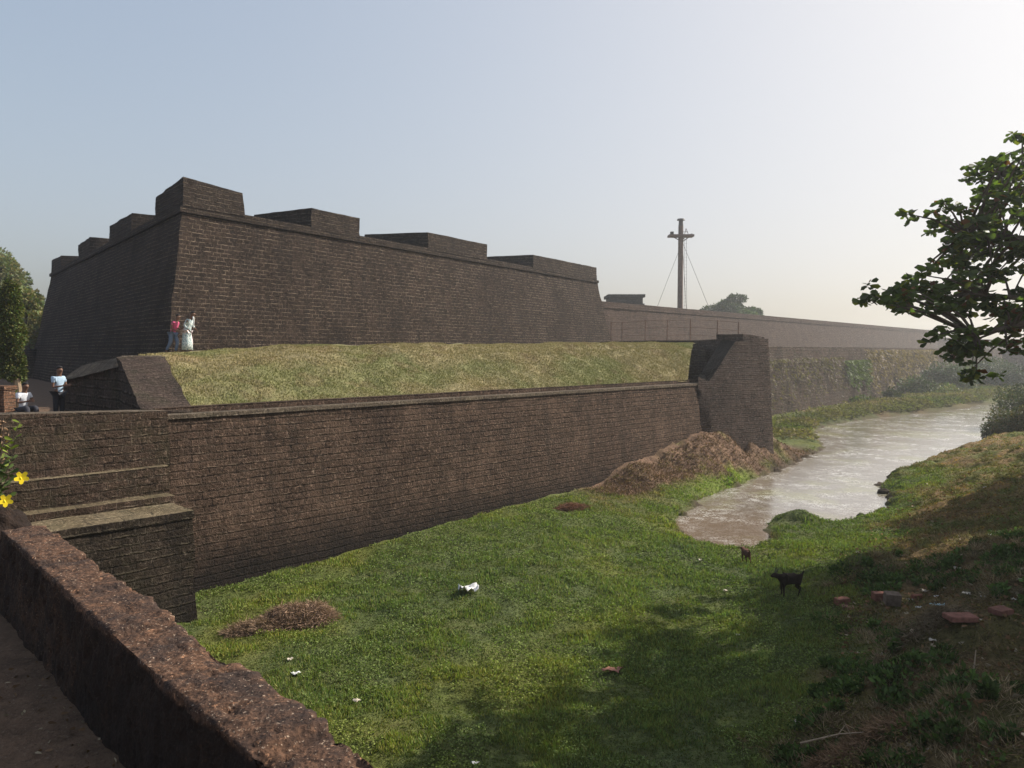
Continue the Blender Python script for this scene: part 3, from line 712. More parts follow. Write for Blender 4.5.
# normals per profile point
nh = np.zeros(nc); nz = np.zeros(nc)
for i in range(nc):
    if i < 25: nh[i] = 1
    elif i < 25+ntop-1: nz[i] = 1
    else: nh[i] = -1
nh[25] = .7; nz[25] = .7; e_ = 25+ntop-1; nh[e_] = -.7; nz[e_] = .7
nf = fbm(Vx*2.2, Vy*2.2, Vz*2.2, 3)*.022+fbm(Vx*8, Vy*8, Vz*8, 3)*.010
pit = np.clip(fbm(Vx*22+3, Vy*22, Vz*22, 2)-.3, 0, 1)*-.035
blk = np.floor((tL+.3*np.sin(tL*1.7))/.62); boff = (np.sin(blk*12.9898)*43758.5 % 1)-.5
dis = nf+pit+boff[:, None]*.035*(.4+np.abs(nz)[None, :])
joint = np.minimum(np.abs(((tL+.3*np.sin(tL*1.7)) % .62)-.31), 1)   # block joints across the wall
jn = np.exp(-((.31-joint)/.018)**2)[:, None]*-.012
dis = dis+jn*(np.abs(nz)[None, :]*1+.6)
bite = np.clip(fbm(tL*1.9+11, tL*0, None, 3)-.15, 0, 1)[:, None]      # broken inner and outer edge
dis = dis-bite*.05*np.exp(-((np.arange(nc)-e_)/4.)**2)[None, :]-np.clip(fbm(tL*2.3+40, tL*0+3, None, 3)-.2, 0, 1)[:, None]*.03*np.exp(-((np.arange(nc)-25)/4.)**2)[None, :]
V = np.stack([Vx+npo.x*nh*dis, Vy+npo.y*nh*dis, Vz+nz*dis+.015*np.sin(tL*1.1)[:, None]], -1)
idx = np.arange(nL*nc).reshape(nL, nc)
Fc = np.stack([idx[:-1, :-1], idx[:-1, 1:], idx[1:, 1:], idx[1:, :-1]], -1).reshape(-1, 4)
cc = np.zeros((nL, nc, 3)); cc[:, e_+2:, 0] = np.clip(.95+.4*fbm(Vx*1.2, Vy*1.2, Vz*1.2, 3), 0, 1)[:, e_+2:]  # mask for the painted shade on the inner side
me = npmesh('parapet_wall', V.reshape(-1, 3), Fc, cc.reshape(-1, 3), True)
# end cap
bm = bmesh.new(); bm.from_mesh(me); bm.verts.ensure_lookup_table()
bm.faces.new([bm.verts[i] for i in idx[-1][::-1]]); bm.faces.new([bm.verts[i] for i in idx[0]])
bm.to_mesh(me); bm.free()
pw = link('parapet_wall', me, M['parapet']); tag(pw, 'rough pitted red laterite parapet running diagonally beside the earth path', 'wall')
# causeway face under the parapet
cf = solid('causeway_wall', [(2.3, -3, -.4), (2.3, 0.1, -.4), (-5.15, 8.0, -.4), (-11.6, 14.9, -.4), (-12.2, 14.4, -.4), (-5.6, 7.2, -.4), (1.6, -.3, -.4), (1.6, -3, -.4)],
           [(2.05, -3, 3.99), (2.05, 0.1, 3.99), (-5.3, 7.9, 3.99), (-11.8, 14.8, 3.99), (-12.2, 14.4, 3.99), (-5.6, 7.2, 3.99), (1.6, -.3, 3.99), (1.6, -3, 3.99)], M['butt'], None, .5, .02)
tag(cf, 'dark causeway retaining wall below the rough red parapet', 'wall')
# boulder at the parapet's end
def blob(name, c, r, mat, sub=4, jit=.12, seed=0., parent=None, flat=.0):
    bm = bmesh.new(); bmesh.ops.create_icosphere(bm, subdivisions=sub, radius=1)
    co = np.array([v.co for v in bm.verts]); n = fbm(co[:, 0]*1.4+seed, co[:, 1]*1.4, co[:, 2]*1.4, 4)
    for v, k in zip(bm.verts, n):
        v.co *= (1+jit*k); 
        if v.co.z < -flat and flat: v.co.z = -flat
        v.co = Vector((v.co.x*r[0], v.co.y*r[1], v.co.z*r[2]))+Vector(c)
    for f in bm.faces: f.smooth = True
    me = bpy.data.meshes.new(name); bm.to_mesh(me); bm.free()
    o = link(name, me, mat)
    if parent: par(o, parent)
    return o
k = NT('red_boulder'); f = k.noise(k.pos(), 9, 6, .7)
k.l(k.mix((.07, .038, .025), (.18, .10, .06), f), k.b.inputs['Base Color']); k.l(k.bump(f, .05), k.b.inputs['Normal']); M['boulder'] = k.m
bx = P(8, 512, 7.5)
o = blob('laterite_boulder', (bx[0]-.1, bx[1]+.0, bx[2]-.36), (.34, .36, .44), M['parapet'], 5, .2, 3.); me = o.data
tag(o, 'rounded red laterite boulder at the end of the rough parapet under the yellow flowers', 'boulder')
o.data.color_attributes.new('Col', 'FLOAT_COLOR', 'POINT')

# ------------------------------------------------------------------ foliage
def leaves_np(centers, dirs, length, width, cols, shape='quad', droop=.0, seed=1):
    """each leaf: pointed 4 or 6 vertex blade lying along dirs"""
    r = np.random.default_rng(seed); n = len(centers)
    d = dirs/np.linalg.norm(dirs, axis=1, keepdims=True)
    up = r.normal(size=(n, 3)); s = np.cross(d, up); s /= np.linalg.norm(s, axis=1, keepdims=True)+1e-9
    nrm = np.cross(s, d)
    L = np.asarray(length).reshape(-1, 1)*np.ones((n, 1)); Wd = np.asarray(width).reshape(-1, 1)*np.ones((n, 1))
    if shape == 'quad':
        v = [centers, centers+d*L*.5+s*Wd*.5, centers+d*L, centers+d*L*.5-s*Wd*.5]; F_ = [[0, 1, 2, 3]]
    else:
        v = [centers, centers+d*L*.35+s*Wd*.32+nrm*Wd*.12, centers+d*L*.75+s*Wd*.5+nrm*Wd*.14, centers+d*L, centers+d*L*.75-s*Wd*.5+nrm*Wd*.14, centers+d*L*.35-s*Wd*.32+nrm*Wd*.12]
        F_ = [[0, 1, 2, 3], [0, 3, 4, 5]]
    k = len(v); V = np.stack(v, 1).reshape(-1, 3)
    Fc = (np.arange(n)[:, None, None]*k+np.array(F_)[None]).reshape(-1, 4)
    C_ = np.repeat(cols, k, 0)
    return V, Fc, C_
def crown(name, clumps, per, leaf, base_col, mat, parent, seed=1, varc=.35):
    """clumps: list of (centre, radii). leaves near each clump's surface, facing anyhow"""
    r = np.random.default_rng(seed); cs = []; ds = []; cl = []
    for c, rad in clumps:
        n = int(per*max(.3, rad[0]*rad[1])); u = r.normal(size=(n, 3)); u /= np.linalg.norm(u, axis=1, keepdims=True)
        rr = r.uniform(.35, 1.05, (n, 1))**.6
        p = np.array(c)+u*rr*np.array(rad); cs.append(p); ds.append(u+r.normal(size=(n, 3))*.9)
        k_ = r.uniform(1-varc, 1+varc)
        cc = np.array(base_col)*k_*r.uniform(.65, 1.4, (n, 1)); cc[:, 0] *= r.uniform(.8, 1.5, n); cl.append(cc)
    cs = np.concatenate(cs); ds = np.concatenate(ds); cl = np.concatenate(cl)
    V, Fc, C_ = leaves_np(cs, ds, leaf*r.uniform(.6, 1.3, len(cs)), leaf*.55, cl, 'quad', seed=seed)
    return par(link(name, npmesh(name, V, Fc, C_), mat), parent)
def tree(name, label, loc, h, cr, leaf=.5, n=26, per=120, col=(.05, .075, .025), group=None, squash=.8, seed=1, trunk_r=.25, cat='tree', spread=1., low=.35):
    r = random.Random(seed); e = empty(name, loc); tag(e, label, cat, group)
    x, y, z = loc; tb = MB(); tb.tube([(x, y, z-.3), (x+.1*cr, y, z+h*.3), (x, y, z+h*.6)], [trunk_r*1.3, trunk_r, trunk_r*.6], 9)
    cl = []
    for i in range(n):
        a = r.uniform(0, 6.28); q = r.random()**.5; zz = r.uniform(low, 1)
        prof = math.sin(min(1, max(.08, (1.02-zz)/(1.02-low)))*math.pi*.62)
        c = (x+math.cos(a)*cr*q*prof*spread, y+math.sin(a)*cr*q*prof*spread, z+h*zz*.95); rr = cr*r.uniform(.2, .36)
        cl.append((c, (rr, rr, rr*squash)))
        tb.tube([(x, y, z+h*.35), ((x+c[0])/2, (y+c[1])/2, z+h*.35+(c[2]-z-h*.35)*.6), c], [trunk_r*.45, trunk_r*.25, .02], 5)
    tb.build('trunk', M['bark'], e); crown('crown', cl, per, leaf, col, M['leaf'], e, seed)
    return e
def bush(name, label, loc, r3, n=14, per=200, leaf=.25, col=(.06, .09, .03), group=None, seed=1):
    r = random.Random(seed); e = empty(name, loc); tag(e, label, 'bush', group); cl = []; tb = MB()
    for i in range(n):
        a = r.uniform(0, 6.28); q = r.random()**.5; z = r.uniform(.1, 1)
        c = (loc[0]+math.cos(a)*r3[0]*q*.75, loc[1]+math.sin(a)*r3[1]*q*.75, loc[2]+r3[2]*z*(1-.4*q))
        rr = r.uniform(.25, .45)*min(r3); cl.append((c, (rr*1.2, rr*1.2, rr))); tb.tube([loc, c], [.05, .015], 4)
    tb.build('stems', M['bark'], e); crown('leaves', cl, per, leaf, col, M['leaf'], e, seed); return e

# trees behind the bastion, left
tg = 'trees beyond the bastion'
tree('broadleaf_tree', 'tall sunlit yellowish green tree whose round top rises just behind the narrow columnar tree', (-55, 82, 4), 11.8, 5.5, .45, 34, 260, (.16, .18, .06), tg, seed=3, low=.2)
tree('broadleaf_tree', 'darker rounded tree touching the left edge of the bastion, its top lower than its neighbour', (-52, 98, 4), 12.2, 6.5, .5, 30, 220, (.09, .115, .05), tg, seed=5, low=.2)
tree('broadleaf_tree', 'bluish hazy tree on the picture edge behind the columnar tree', (-74, 108, 4), 15.5, 8, .55, 30, 200, (.13, .16, .06), tg, seed=6, low=.15)
tree('broadleaf_tree', 'low olive tree filling the gap between the columnar tree and the bastion wall', (-43.5, 68, 3.8), 7.4, 3.6, .35, 30, 300, (.13, .14, .05), tg, seed=8, low=.08)
# columnar ashoka tree
e = empty('columnar_tree', (-18.3, 28, 4)); tag(e, 'narrow drooping columnar tree with pale bare trunk, left of the bastion', 'tree')
cl = []
tx, ty = at(12, 28); 
for i in range(60):
    t = i/59; rr = .34+.62*math.sin(min(1, (1-t)*1.2+.08)*math.pi*.72); a = random.uniform(0, 6.28)
    cl.append(((tx+math.cos(a)*rr*.27, ty+math.sin(a)*rr*.27, 5.35+t*3.15), (.17*rr+.07, .17*rr+.07, .36)))
MB().tube([(tx+.25, ty, 3.8), (tx+.2, ty, 4.9), (tx, ty, 6.5), (tx, ty, 8.4)], [.15, .12, .08, .03], 8).build('trunk', plain('pale_bark', (.30, .22, .15), .9, .1, .3, 6.), e)
crown('crown', cl, 1700, .11, (.085, .11, .028), M['leaf'], e, 11)
bush('shrub', 'small yellow green shrub at the foot of the columnar tree', (at(0, 27)[0], 27, 4.2), (.5, .5, .8), 8, 900, .1, (.13, .15, .04), seed=4)
# rampart tree
tree('rampart_tree', 'wide flat topped tree standing on the rampart to the right of the mast', (at(733, 150)[0], 150, 9.5), 7.3, 5.2, .5, 30, 200, (.05, .085, .03), seed=12, squash=.45, low=.35, trunk_r=.2)
# court wall and pillar on the far left
cw = solid('court_wall', [(-60, 62, 3.8), (-39, 62, 3.8), (-39, 63, 3.8), (-60, 63, 3.8)], [(-60, 62, 6.4), (-39, 62, 6.4), (-39, 63, 6.4), (-60, 63, 6.4)], M['merl'], None, .8, .06)
tag(cw, 'dark low wall behind the trunk of the columnar tree', 'wall')
pl = empty('brick_pillar', (-17.5, 26, 4)); tag(pl, 'stumpy orange brick pillar at the left edge, beside the seated man', 'pillar')
M['brick'] = laterite('orange_brick', (.15, .08, .05), (.20, .105, .065), (.26, .19, .14), row=.12, wid=.25, bumpd=.02, stain=.2)
px0 = at(-4, 26)[0]
boxm('shaft', px0-.3, 25.7, px0+.45, 26.3, 3.9, 4.95, M['brick'], pl, .3, .02); boxm('cap', px0-.35, 25.65, px0+.5, 26.35, 4.95, 5.08, M['brick'], pl, .3, .02)

# bushes on the far moat bank
bg_ = 'bushes at the foot of the far wall'
for i, (px, py, D, rx, rz, c, lab) in enumerate((
    (862, 402, 84, 1.6, .9, (.085, .115, .03), 'small light green bush at the water edge before the eroded wall'),
    (893, 397, 88, 1.3, 1.3, (.045, .06, .03), 'small dark rounded bush low on the far bank'),
    (917, 392, 96, 2.2, 2.6, (.06, .085, .035), 'dark green bush standing tall against the far end of the eroded wall'),
    (935, 392, 97, 3.2, 1.9, (.12, .15, .04), 'bright yellow green bush spreading toward the water below the hanging leaves'),
    (955, 386, 106, 4.0, 4.2, (.07, .10, .05), 'large pale hazy bush behind the tips of the hanging branch'),
    (985, 384, 116, 5., 5.0, (.06, .08, .05), 'wide hazy bush in front of the grey crossing wall'),
    (1010, 388, 112, 4.5, 3.6, (.05, .07, .045), 'dark hazy bush next to the right bank where the moat turns'))):
    x, y = at(px, D); bush('bank_bush', lab, (x, y, .2), (rx, rx, rz), 18, 130, .35, c, bg_, seed=20+i)
for i, (px, D, rx, rz, c, z, lab) in enumerate((
    (1003, 52, 1.1, 1.1, (.06, .07, .035), .5, 'low dusty bush overhanging the water on the right bank'),
    (1022, 50, 1.8, 2.0, (.075, .08, .035), 1.1, 'larger brown green bush at the right edge above the bank'),
    (1035, 60, 3.0, 3.2, (.05, .065, .03), 1.3, 'tall dark bush at the right edge behind the dusty bushes'))):
    x, y = at(px, D); bush('bank_shrub', lab, (x, y, z-.2), (rx, rx, rz), 18, 420, .2, c, 'bushes on the right bank', seed=40+i)

# creepers on the revetment
def creeper(name, label, px0, px1, zlo, zhi, n, col, seed, size=.3):
    r = np.random.default_rng(seed); a = np.array([24., 70.]); d = np.array([44., 50.]); L = np.linalg.norm(d); d = d/L; nn = np.array([d[1], -d[0]])
    u = r.uniform(px0, px1, n); u = u+r.normal(0, .4, n); strand = fbm(u*.9, u*0+seed, None, 3)
    z = zhi-(zhi-zlo)*(r.random(n)**1.3)*np.clip(.75+.5*strand, .2, 1.1)
    k = (6.5-z)/7.0*.9+.12+r.random(n)*.35; p = a+d*u[:, None]+nn*k[:, None]
    c = np.concatenate([p, z[:, None]], 1); dr = np.stack([nn[0]+r.normal(0, .5, n), nn[1]+r.normal(0, .5, n), -1.2+r.normal(0, .4, n)], 1)
    cl = np.array(col)*r.uniform(.5, 1.5, (n, 1))
    V, Fc, C_ = leaves_np(c, dr, size*r.uniform(.6, 1.8, n), size*.35, cl, 'quad', seed=seed)
    o = link(name, npmesh(name, V, Fc, C_), M['leaf']); tag(o, label, 'creeper'); return o
creeper('green_creeper', 'hanging green creeper on the eroded wall', 19, 27, .8, 5.2, 1500, (.12, .145, .06), 3)
creeper('dry_creeper', 'pinkish brown dry creeper draping the eroded wall just past the green creeper', 26, 60, .6, 6.4, 3600, (.24, .165, .10), 4, .3)
creeper('withered_creeper', 'sparse grey brown withered growth on the eroded wall next to the raised end block', -3, 18, .8, 5.6, 1100, (.17, .135, .08), 5, .25)

# ------------------------------------------------------------------ overhanging tree (right)
ot = empty('almond_tree', (15.5, 15.5, 1.8)); tag(ot, 'broad leaved tree reaching in from the right edge with dark glossy leaves', 'tree')
tips = []
def tp(px, py, D): return Vector(P(px, py, D))
# main limbs end at hand placed points, twigs fill between
limbs = [[(15.5, 15.5, 1.5), (15.2, 15.3, 4.5), (14.6, 15.1, 7.5), (14.2, 15.0, 10.5), (14.0, 15, 13)]]
branch_ends = [(862, 300, 14), (885, 290, 14.2), (905, 300, 14.3), (900, 214, 14.6), (925, 212, 14.6), (950, 206, 14.8), (945, 235, 14.5), (930, 262, 14.2), (915, 275, 14.1), (960, 270, 14.4), (975, 180, 15.2), (1000, 168, 15.4), (1015, 135, 15.6), (1030, 150, 15.6), (990, 205, 15),
    (1000, 235, 14.6), (985, 300, 14.2), (960, 315, 13.9), (940, 325, 13.7), (930, 335, 13.6), (955, 345, 13.6), (965, 370, 13.5), (975, 355, 13.5), (950, 300, 14.0), (1010, 290, 14.4), (1005, 330, 14.), (1020, 320, 14.2), (1030, 270, 14.6), (1040, 220, 15), (920, 290, 14.2), (985, 265, 14.5), (970, 330, 13.8), (1000, 350, 13.9), (1025, 190, 15.2),
    (968, 220, 14.8), (962, 245, 14.5), (985, 240, 14.6), (948, 282, 14.2), (975, 290, 14.2), (1010, 215, 15), (1018, 248, 14.8), (995, 275, 14.5), (905, 288, 14.2), (872, 296, 14), (1000, 310, 14.1), (970, 378, 13.5)]
ends = [tp(a+7, b, c) for a, b, c in branch_ends]
outl = np.array([(1040, 118), (1008, 138), (992, 158), (970, 172), (968, 188), (938, 204), (900, 212), (925, 222), (958, 228), (942, 262), (915, 280), (860, 298), (885, 305), (905, 315), (928, 320), (945, 312), (938, 345), (950, 362), (968, 384), (990, 352), (1040, 350)], float)
def inpoly(x, y, pg):
    c = False
    for i in range(len(pg)):
        a_, b_ = pg[i], pg[i-1]
        if (a_[1] > y) != (b_[1] > y) and x < (b_[0]-a_[0])*(y-a_[1])/(b_[1]-a_[1])+a_[0]: c = not c
    return c
rq = random.Random(2)
while len(ends) < 185:
    a_, b_ = rq.uniform(858, 1040), rq.uniform(118, 384)
    if inpoly(a_, b_, outl) and float(vnoise(np.array([a_/21.]), np.array([b_/15.]))[0]) > -.38: ends.append(tp(a_, b_, rq.uniform(13.3, 16.2)))
tbm = MB(); tbm.tube(limbs[0], [.42, .36, .28, .18, .07], 12)
forks = [(Vector((14.6, 15.1, 7.6)), [tp(1040, 300, 14.4), tp(985, 295, 14.2)]), (Vector((14.6, 15.1, 7.4)), [tp(1040, 320, 14.), tp(975, 335, 13.8)]),
         (Vector((14.4, 15.1, 8.6)), [tp(1045, 240, 14.8), tp(965, 235, 14.5)]), (Vector((14.2, 15, 10)), [tp(1050, 180, 15.4), tp(1000, 175, 15.4)])]
hubs = []
for s_, ps in forks:
    pts = [s_]+ps; tbm.tube(pts, [.13, .07, .03], 7)
    for i in range(12): t = i/11; hubs.append(ps[0].lerp(ps[1], t))
for e_ in ends:
    h_ = min(hubs, key=lambda q: (q-e_).length + (0 if q.x >= e_.x-.2 else 2)); mid = h_.lerp(e_, .55)+Vector((0, 0, .08)); tbm.tube([h_, mid, e_], [.028, .018, .008], 5)
# rest of the crown, mostly beyond the frame: it casts the shade on the bank
r_ = random.Random(5); extra = []
for i in range(900):
    a_ = r_.uniform(0, 6.28); q = r_.random()**.55; x_ = 17.5+math.cos(a_)*7.5*q; y_ = 17.5+math.sin(a_)*8*q; z_ = 7.6+r_.uniform(-1.7, 5.2)*(1-.45*q)
    if x_/max(y_, .1) < .70 and y_ > 0: continue
    extra.append(Vector((x_, y_, z_)))
for e2_ in extra[::4]: tbm.tube([Vector((14.3, 15, 9)), e2_], [.06, .012], 4)
tbm.build('trunk', M['bark'], ot)
rr = np.random.default_rng(3); cs = []; ds = []; cl = []; Ls = []
for j, e_ in enumerate(ends+extra):
    vis = j < len(ends)
    for k_ in range(3 if vis else 5):
        off_ = rr.normal(0, .12 if vis else .35, 3)*np.array([1, 1, .75]); c0 = np.array(e_)+(off_ if k_ else 0)
        nl = rr.integers(7, 12); tone = rr.uniform(.5, 1.25)
        for m_ in range(nl):
            a_ = m_*2.399+rr.uniform(0, .5); dd_ = np.array([math.cos(a_), math.sin(a_), rr.uniform(-.75, .35)])
            cs.append(c0+rr.normal(0, .02, 3)); ds.append(dd_)
            g_ = np.array([.085, .115, .032])*tone*rr.uniform(.7, 1.4)
            if rr.random() < .10: g_ = np.array([.17, .17, .03])*rr.uniform(.7, 1.2)
            elif rr.random() < .06: g_ = np.array([.16, .06, .025])
            cl.append(g_); Ls.append(rr.uniform(.11, .23)*(1 if vis else 1.5))
cs, ds, cl, Ls = map(np.array, (cs, ds, cl, Ls))
V, Fc, C_ = leaves_np(cs, ds, Ls, Ls*.52, cl, 'hex', seed=9)
par(link('crown', npmesh('crown', V, Fc, C_), leafmat('almond_leaves', .5, .5, .4)), ot)
# further trees along the right bank, out of the frame, whose shade falls on the bank
tree('bank_tree', 'tree on the right bank beyond the picture edge', (26.5, 28, 2.2), 9, 4.6, .3, 36, 420, (.05, .07, .025), None, seed=31, low=.3)

# ------------------------------------------------------------------ grass on the moat floor and slopes
def blades(name, P3, hgt, wid, cols, mat, lean=.5, seed=1, label='', parent=None):
    r = np.random.default_rng(seed); n = len(P3); a = r.uniform(0, 2*math.pi, n)
    s = np.stack([np.cos(a), np.sin(a), np.zeros(n)], 1)*wid[:, None]*.5
    b = r.uniform(0, 2*math.pi, n); ln = r.uniform(0, lean, n)*hgt
    tip = P3+np.stack([np.cos(b)*ln, np.sin(b)*ln, hgt], 1)
    V = np.stack([P3-s, P3+s, tip], 1).reshape(-1, 3); Fc = np.arange(3*n).reshape(-1, 3)
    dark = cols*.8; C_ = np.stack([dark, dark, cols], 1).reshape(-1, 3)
    o = link(name, npmesh(name, V, Fc, C_), mat); tag(o, label, 'grass', kind='stuff'); return o
def moat_scatter(N, seed):
    r = np.random.default_rng(seed); D = 8.6*np.exp(r.random(N)*math.log(60/8.6)); Xs = r.uniform(-.70, .73, N)*D
    # keep density falling with distance only mildly
    keep = np.ones(N, bool)
    dw = (Xs-A_in[0])*NW[0]+(D-A_in[1])*NW[1]; keep &= dw > .55
    keep &= ~((dw < 2.45) & ((Xs-A_in[0])*.695+(D-A_in[1])*.719 < .0)); keep &= ~((Xs+.937*D) < 2.6)
    return Xs[keep], D[keep], r
Xs, Ys, r = moat_scatter(760000, 3)
mound, bank, scr, sd = cover(Xs, Ys); zz = ground_z(Xs, Ys); cols = cover_color(Xs, Ys)
dens = np.clip(1-.75*mound-.55*bank-.45*scr, .1, 1)*(sd > .25)
clump = sstep(-.5, .5, fbm(Xs*1.6, Ys*1.6, None, 3)); k_ = r.random(len(Xs)) < dens*(.72+.28*clump)
Xs, Ys, zz, cols, clump, mound, bank, scr = (q[k_] for q in (Xs, Ys, zz, cols, clump, mound, bank, scr)); n = len(Xs)
hg = (.022+.052*clump)*(1+.022*(Ys-9))*r.uniform(.5, 1.35, n)*(1-.4*np.maximum(mound, bank)); wd = .020*(1+.07*(Ys-9))*r.uniform(.7, 1.4, n)
cols = cols*(.62+.5*clump)[:, None]*r.uniform(.55, 1.5, (n, 1))*np.stack([r.uniform(.8, 1.3, n), np.ones(n), np.ones(n)], 1)
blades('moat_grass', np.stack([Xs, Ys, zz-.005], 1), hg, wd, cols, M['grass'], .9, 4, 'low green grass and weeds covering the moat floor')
# broad leaved weeds near the camera
Xs, Ys, r = moat_scatter(330000, 8); k_ = (Ys < 36) & (fbm(Xs*1.1+30, Ys*1.1, None, 3)+.35*(ground_z(Xs, Ys, False)-.3) > -.15); Xs, Ys = Xs[k_], Ys[k_]; n = len(Xs)
mound, bank, scr, sd = cover(Xs, Ys); k_ = sd > .3; Xs, Ys = Xs[k_], Ys[k_]; n = len(Xs)
k2 = r.random(n) < 1-.6*bank[k_]; cl = cover_color(Xs, Ys)*.75+np.array([.04, .06, .018])*.6*(1-bank[k_])[:, None]; cl = cl*r.uniform(.45, 1.6, (n, 1))
hw = np.where(r.random(n) < scr[k_]*sstep(-.2, .4, fbm(Xs*1.3+50, Ys*1.3, None, 3)), .26, .085); c = np.stack([Xs, Ys, ground_z(Xs, Ys)+r.uniform(.01, 1, n)*hw], 1)[k2]; cl = cl[k2]; Ys = Ys[k2]; n = len(c)
V, Fc, C_ = leaves_np(c, np.stack([r.normal(size=n), r.normal(size=n), r.uniform(-.1, .7, n)], 1), r.uniform(.022, .055, n)*(1+.03*(Ys-9)), .026+.0012*(Ys-9), cl, 'quad', seed=5)
o = link('ground_weeds', npmesh('ground_weeds', V, Fc, C_), M['grass']); tag(o, 'small broad leaved weeds on the moat floor and bank', 'weeds', kind='stuff')
# dry tangle on the right bank and near scrub
r = np.random.default_rng(12); N = 42000
Ys = r.uniform(8.8, 26, N); Xs = r.uniform(.3, .74, N)*Ys; mound, bank, scr, sd = cover(Xs, Ys)
pt = fbm(Xs*.9+12, Ys*.9, None, 4); k_ = (r.random(N) < np.clip(scr+.5*bank, 0, 1)) & (pt > -.05) & (sd > .4); Xs, Ys = Xs[k_], Ys[k_]; n = len(Xs)
z0 = ground_z(Xs, Ys); h_ = r.uniform(.05, .32, n); a = r.uniform(0, 6.28, n); c = np.stack([Xs, Ys, z0+r.uniform(0, .06, n)], 1)
dr = np.stack([np.cos(a), np.sin(a), r.uniform(-.05, .8, n)], 1); cl = np.array([.17, .12, .065])*r.uniform(.35, 1.5, (n, 1))
V, Fc, C_ = leaves_np(c, dr, h_, .008+.006*r.random(n), cl, 'quad', seed=6)
o = link('dry_grass', npmesh('dry_grass', V, Fc, C_), M['dryleaf']); tag(o, 'tangled dry straw coloured grass on the right bank', 'dry grass', kind='stuff')
keepclear = [G(a_, b_, z_)[:2] for a_, b_, z_ in ((842, 607, .3), (848, 612, .3), (881, 602, .5), (892, 612, .5), (918, 600, .7), (960, 646, 1.1), (1000, 640, 1.2), (937, 615, .85), (957, 622, .95), (787, 597, .15), (968, 680, 1.1))]
def tussocks(name, label, n, px0, px1, y0, y1, hgt, col, mat, seed, wid=.012, per=90, kind='dry'):
    r = np.random.default_rng(seed); cs = []; ds = []; cl = []; Ls = []
    while len(cs) < n:
        D_ = r.uniform(y0, y1); X_ = (r.uniform(px0, px1)-512)/F*D_; X1, Y1 = np.array([X_]), np.array([D_])
        m_, b_, s_, q_ = cover(X1, Y1)
        if q_[0] < .5 or r.random() > s_[0]+.6*b_[0] or any(abs(X_-bx_) < .55 and -1.5 < D_-by_ < .5 for bx_, by_ in keepclear): continue
        cs.append((X_, D_))
    P_ = []
    for (X_, D_) in cs:
        m = int(per*r.uniform(.4, 1.6)); R_ = r.uniform(.06, .3); a = r.uniform(0, 6.28, m); q = R_*r.random(m)**.5; x = X_+np.cos(a)*q; y = D_+np.sin(a)*q
        z = ground_z(x, y); lean = r.uniform(.2, 1.6)*q/R_; P_.append(np.stack([x, y, z-.01], 1)); ds.append(np.stack([np.cos(a)*lean+r.normal(0, .8, m), np.sin(a)*lean+r.normal(0, .8, m), np.ones(m)], 1))
        Ls.append(hgt*r.uniform(.4, 1.2, m)*r.uniform(.5, 1.3)); cl.append(np.array(col)*r.uniform(.6, 1.3)*r.uniform(.5, 1.4, (m, 1)))
        if kind == 'leafy': P_[-1][:, 2] += r.random(m)*hgt*1.3
    P_, ds, cl = np.concatenate(P_), np.concatenate(ds), np.concatenate(cl); Ls = np.concatenate(Ls)
    V, Fc, C_ = leaves_np(P_, ds, Ls, wid*np.random.default_rng(seed).uniform(.6, 1.4, len(Ls)), cl, 'quad', seed=seed)
    o = link(name, npmesh(name, V, Fc, C_), mat); tag(o, label, 'grass', kind='stuff')
tussocks('dry_tussock_grass', 'straw coloured dry tussocks in the scrub of the right bank', 300, 770, 1050, 9, 21, .2, (.32, .24, .145), M['dryleaf'], 61, .010, 110)
tussocks('bank_tuft_grass', 'short olive tufts on the sunny part of the right bank', 260, 830, 1040, 20, 40, .16, (.22, .20, .08), M['dryleaf'], 62, .02, 60)
tussocks('scrub_weeds', 'dark leafy weeds growing in the scrub of the right bank', 170, 760, 1050, 8.8, 20, .11, (.085, .13, .04), M['grass'], 63, .06, 110, 'leafy')
# mound stubble
N = 30000; t = r.random(N); px = 590+t*215; q0 = np.array([G(a_, 490-(a_-590)*.26, .6)[:2] for a_ in px]); off2 = r.uniform(-2.2, 2.6, N)
Xs = q0[:, 0]+off2*NW[0]; Ys = q0[:, 1]+off2*NW[1]; mound, bank, scr, sd = cover(Xs, Ys); dw = (Xs-A_in[0])*NW[0]+(Ys-A_in[1])*NW[1]
k_ = (r.random(N) < mound) & (dw > .6); Xs, Ys = Xs[k_], Ys[k_]; n = len(Xs)
cl = cover_color(Xs, Ys)*r.uniform(.6, 1.4, (n, 1))
blades('dry_stubble_grass', np.stack([Xs, Ys, ground_z(Xs, Ys)], 1), r.uniform(.03, .12, n), r.uniform(.03, .07, n), cl, M['dryleaf'], 1.5, 5, 'brown dry stubble on the earth heap at the wall foot')
# turf on the slope
N = 150000; si = r.random(N); dist_ = r.uniform(0, 8.5, N)
w0 = Wa+(Wb-Wa)*si[:, None]; b0 = Ba+(Bb-Ba)*si[:, None]; Lt = np.linalg.norm(b0-w0, axis=1); tq = dist_/Lt; xy_ = w0+(b0-w0)*tq[:, None]
zq = bank_height(si, dist_)+.09*fbm(xy_[:, 0]*.6, xy_[:, 1]*.6, None, 4)*sstep(0, 1, dist_)
cl = bank_cols(xy_[:, 0], xy_[:, 1])*r.uniform(.7, 1.35, (N, 1))
blades('slope_grass', np.concatenate([xy_, zq[:, None]], 1), r.uniform(.02, .075, N), .02+.02*r.random(N), cl, M['dryleaf'], 1.2, 6, 'short dry turf on the slope above the long low wall')
r = np.random.default_rng(77); N = 60000; q_ = r.random(N); a0 = np.array([16., 58.]); a1 = np.array([71., 119.]); p_ = a0+(a1-a0)*q_[:, None]+np.stack([r.uniform(0, 12, N)*.66, -r.uniform(0, 12, N)*.75], 1)
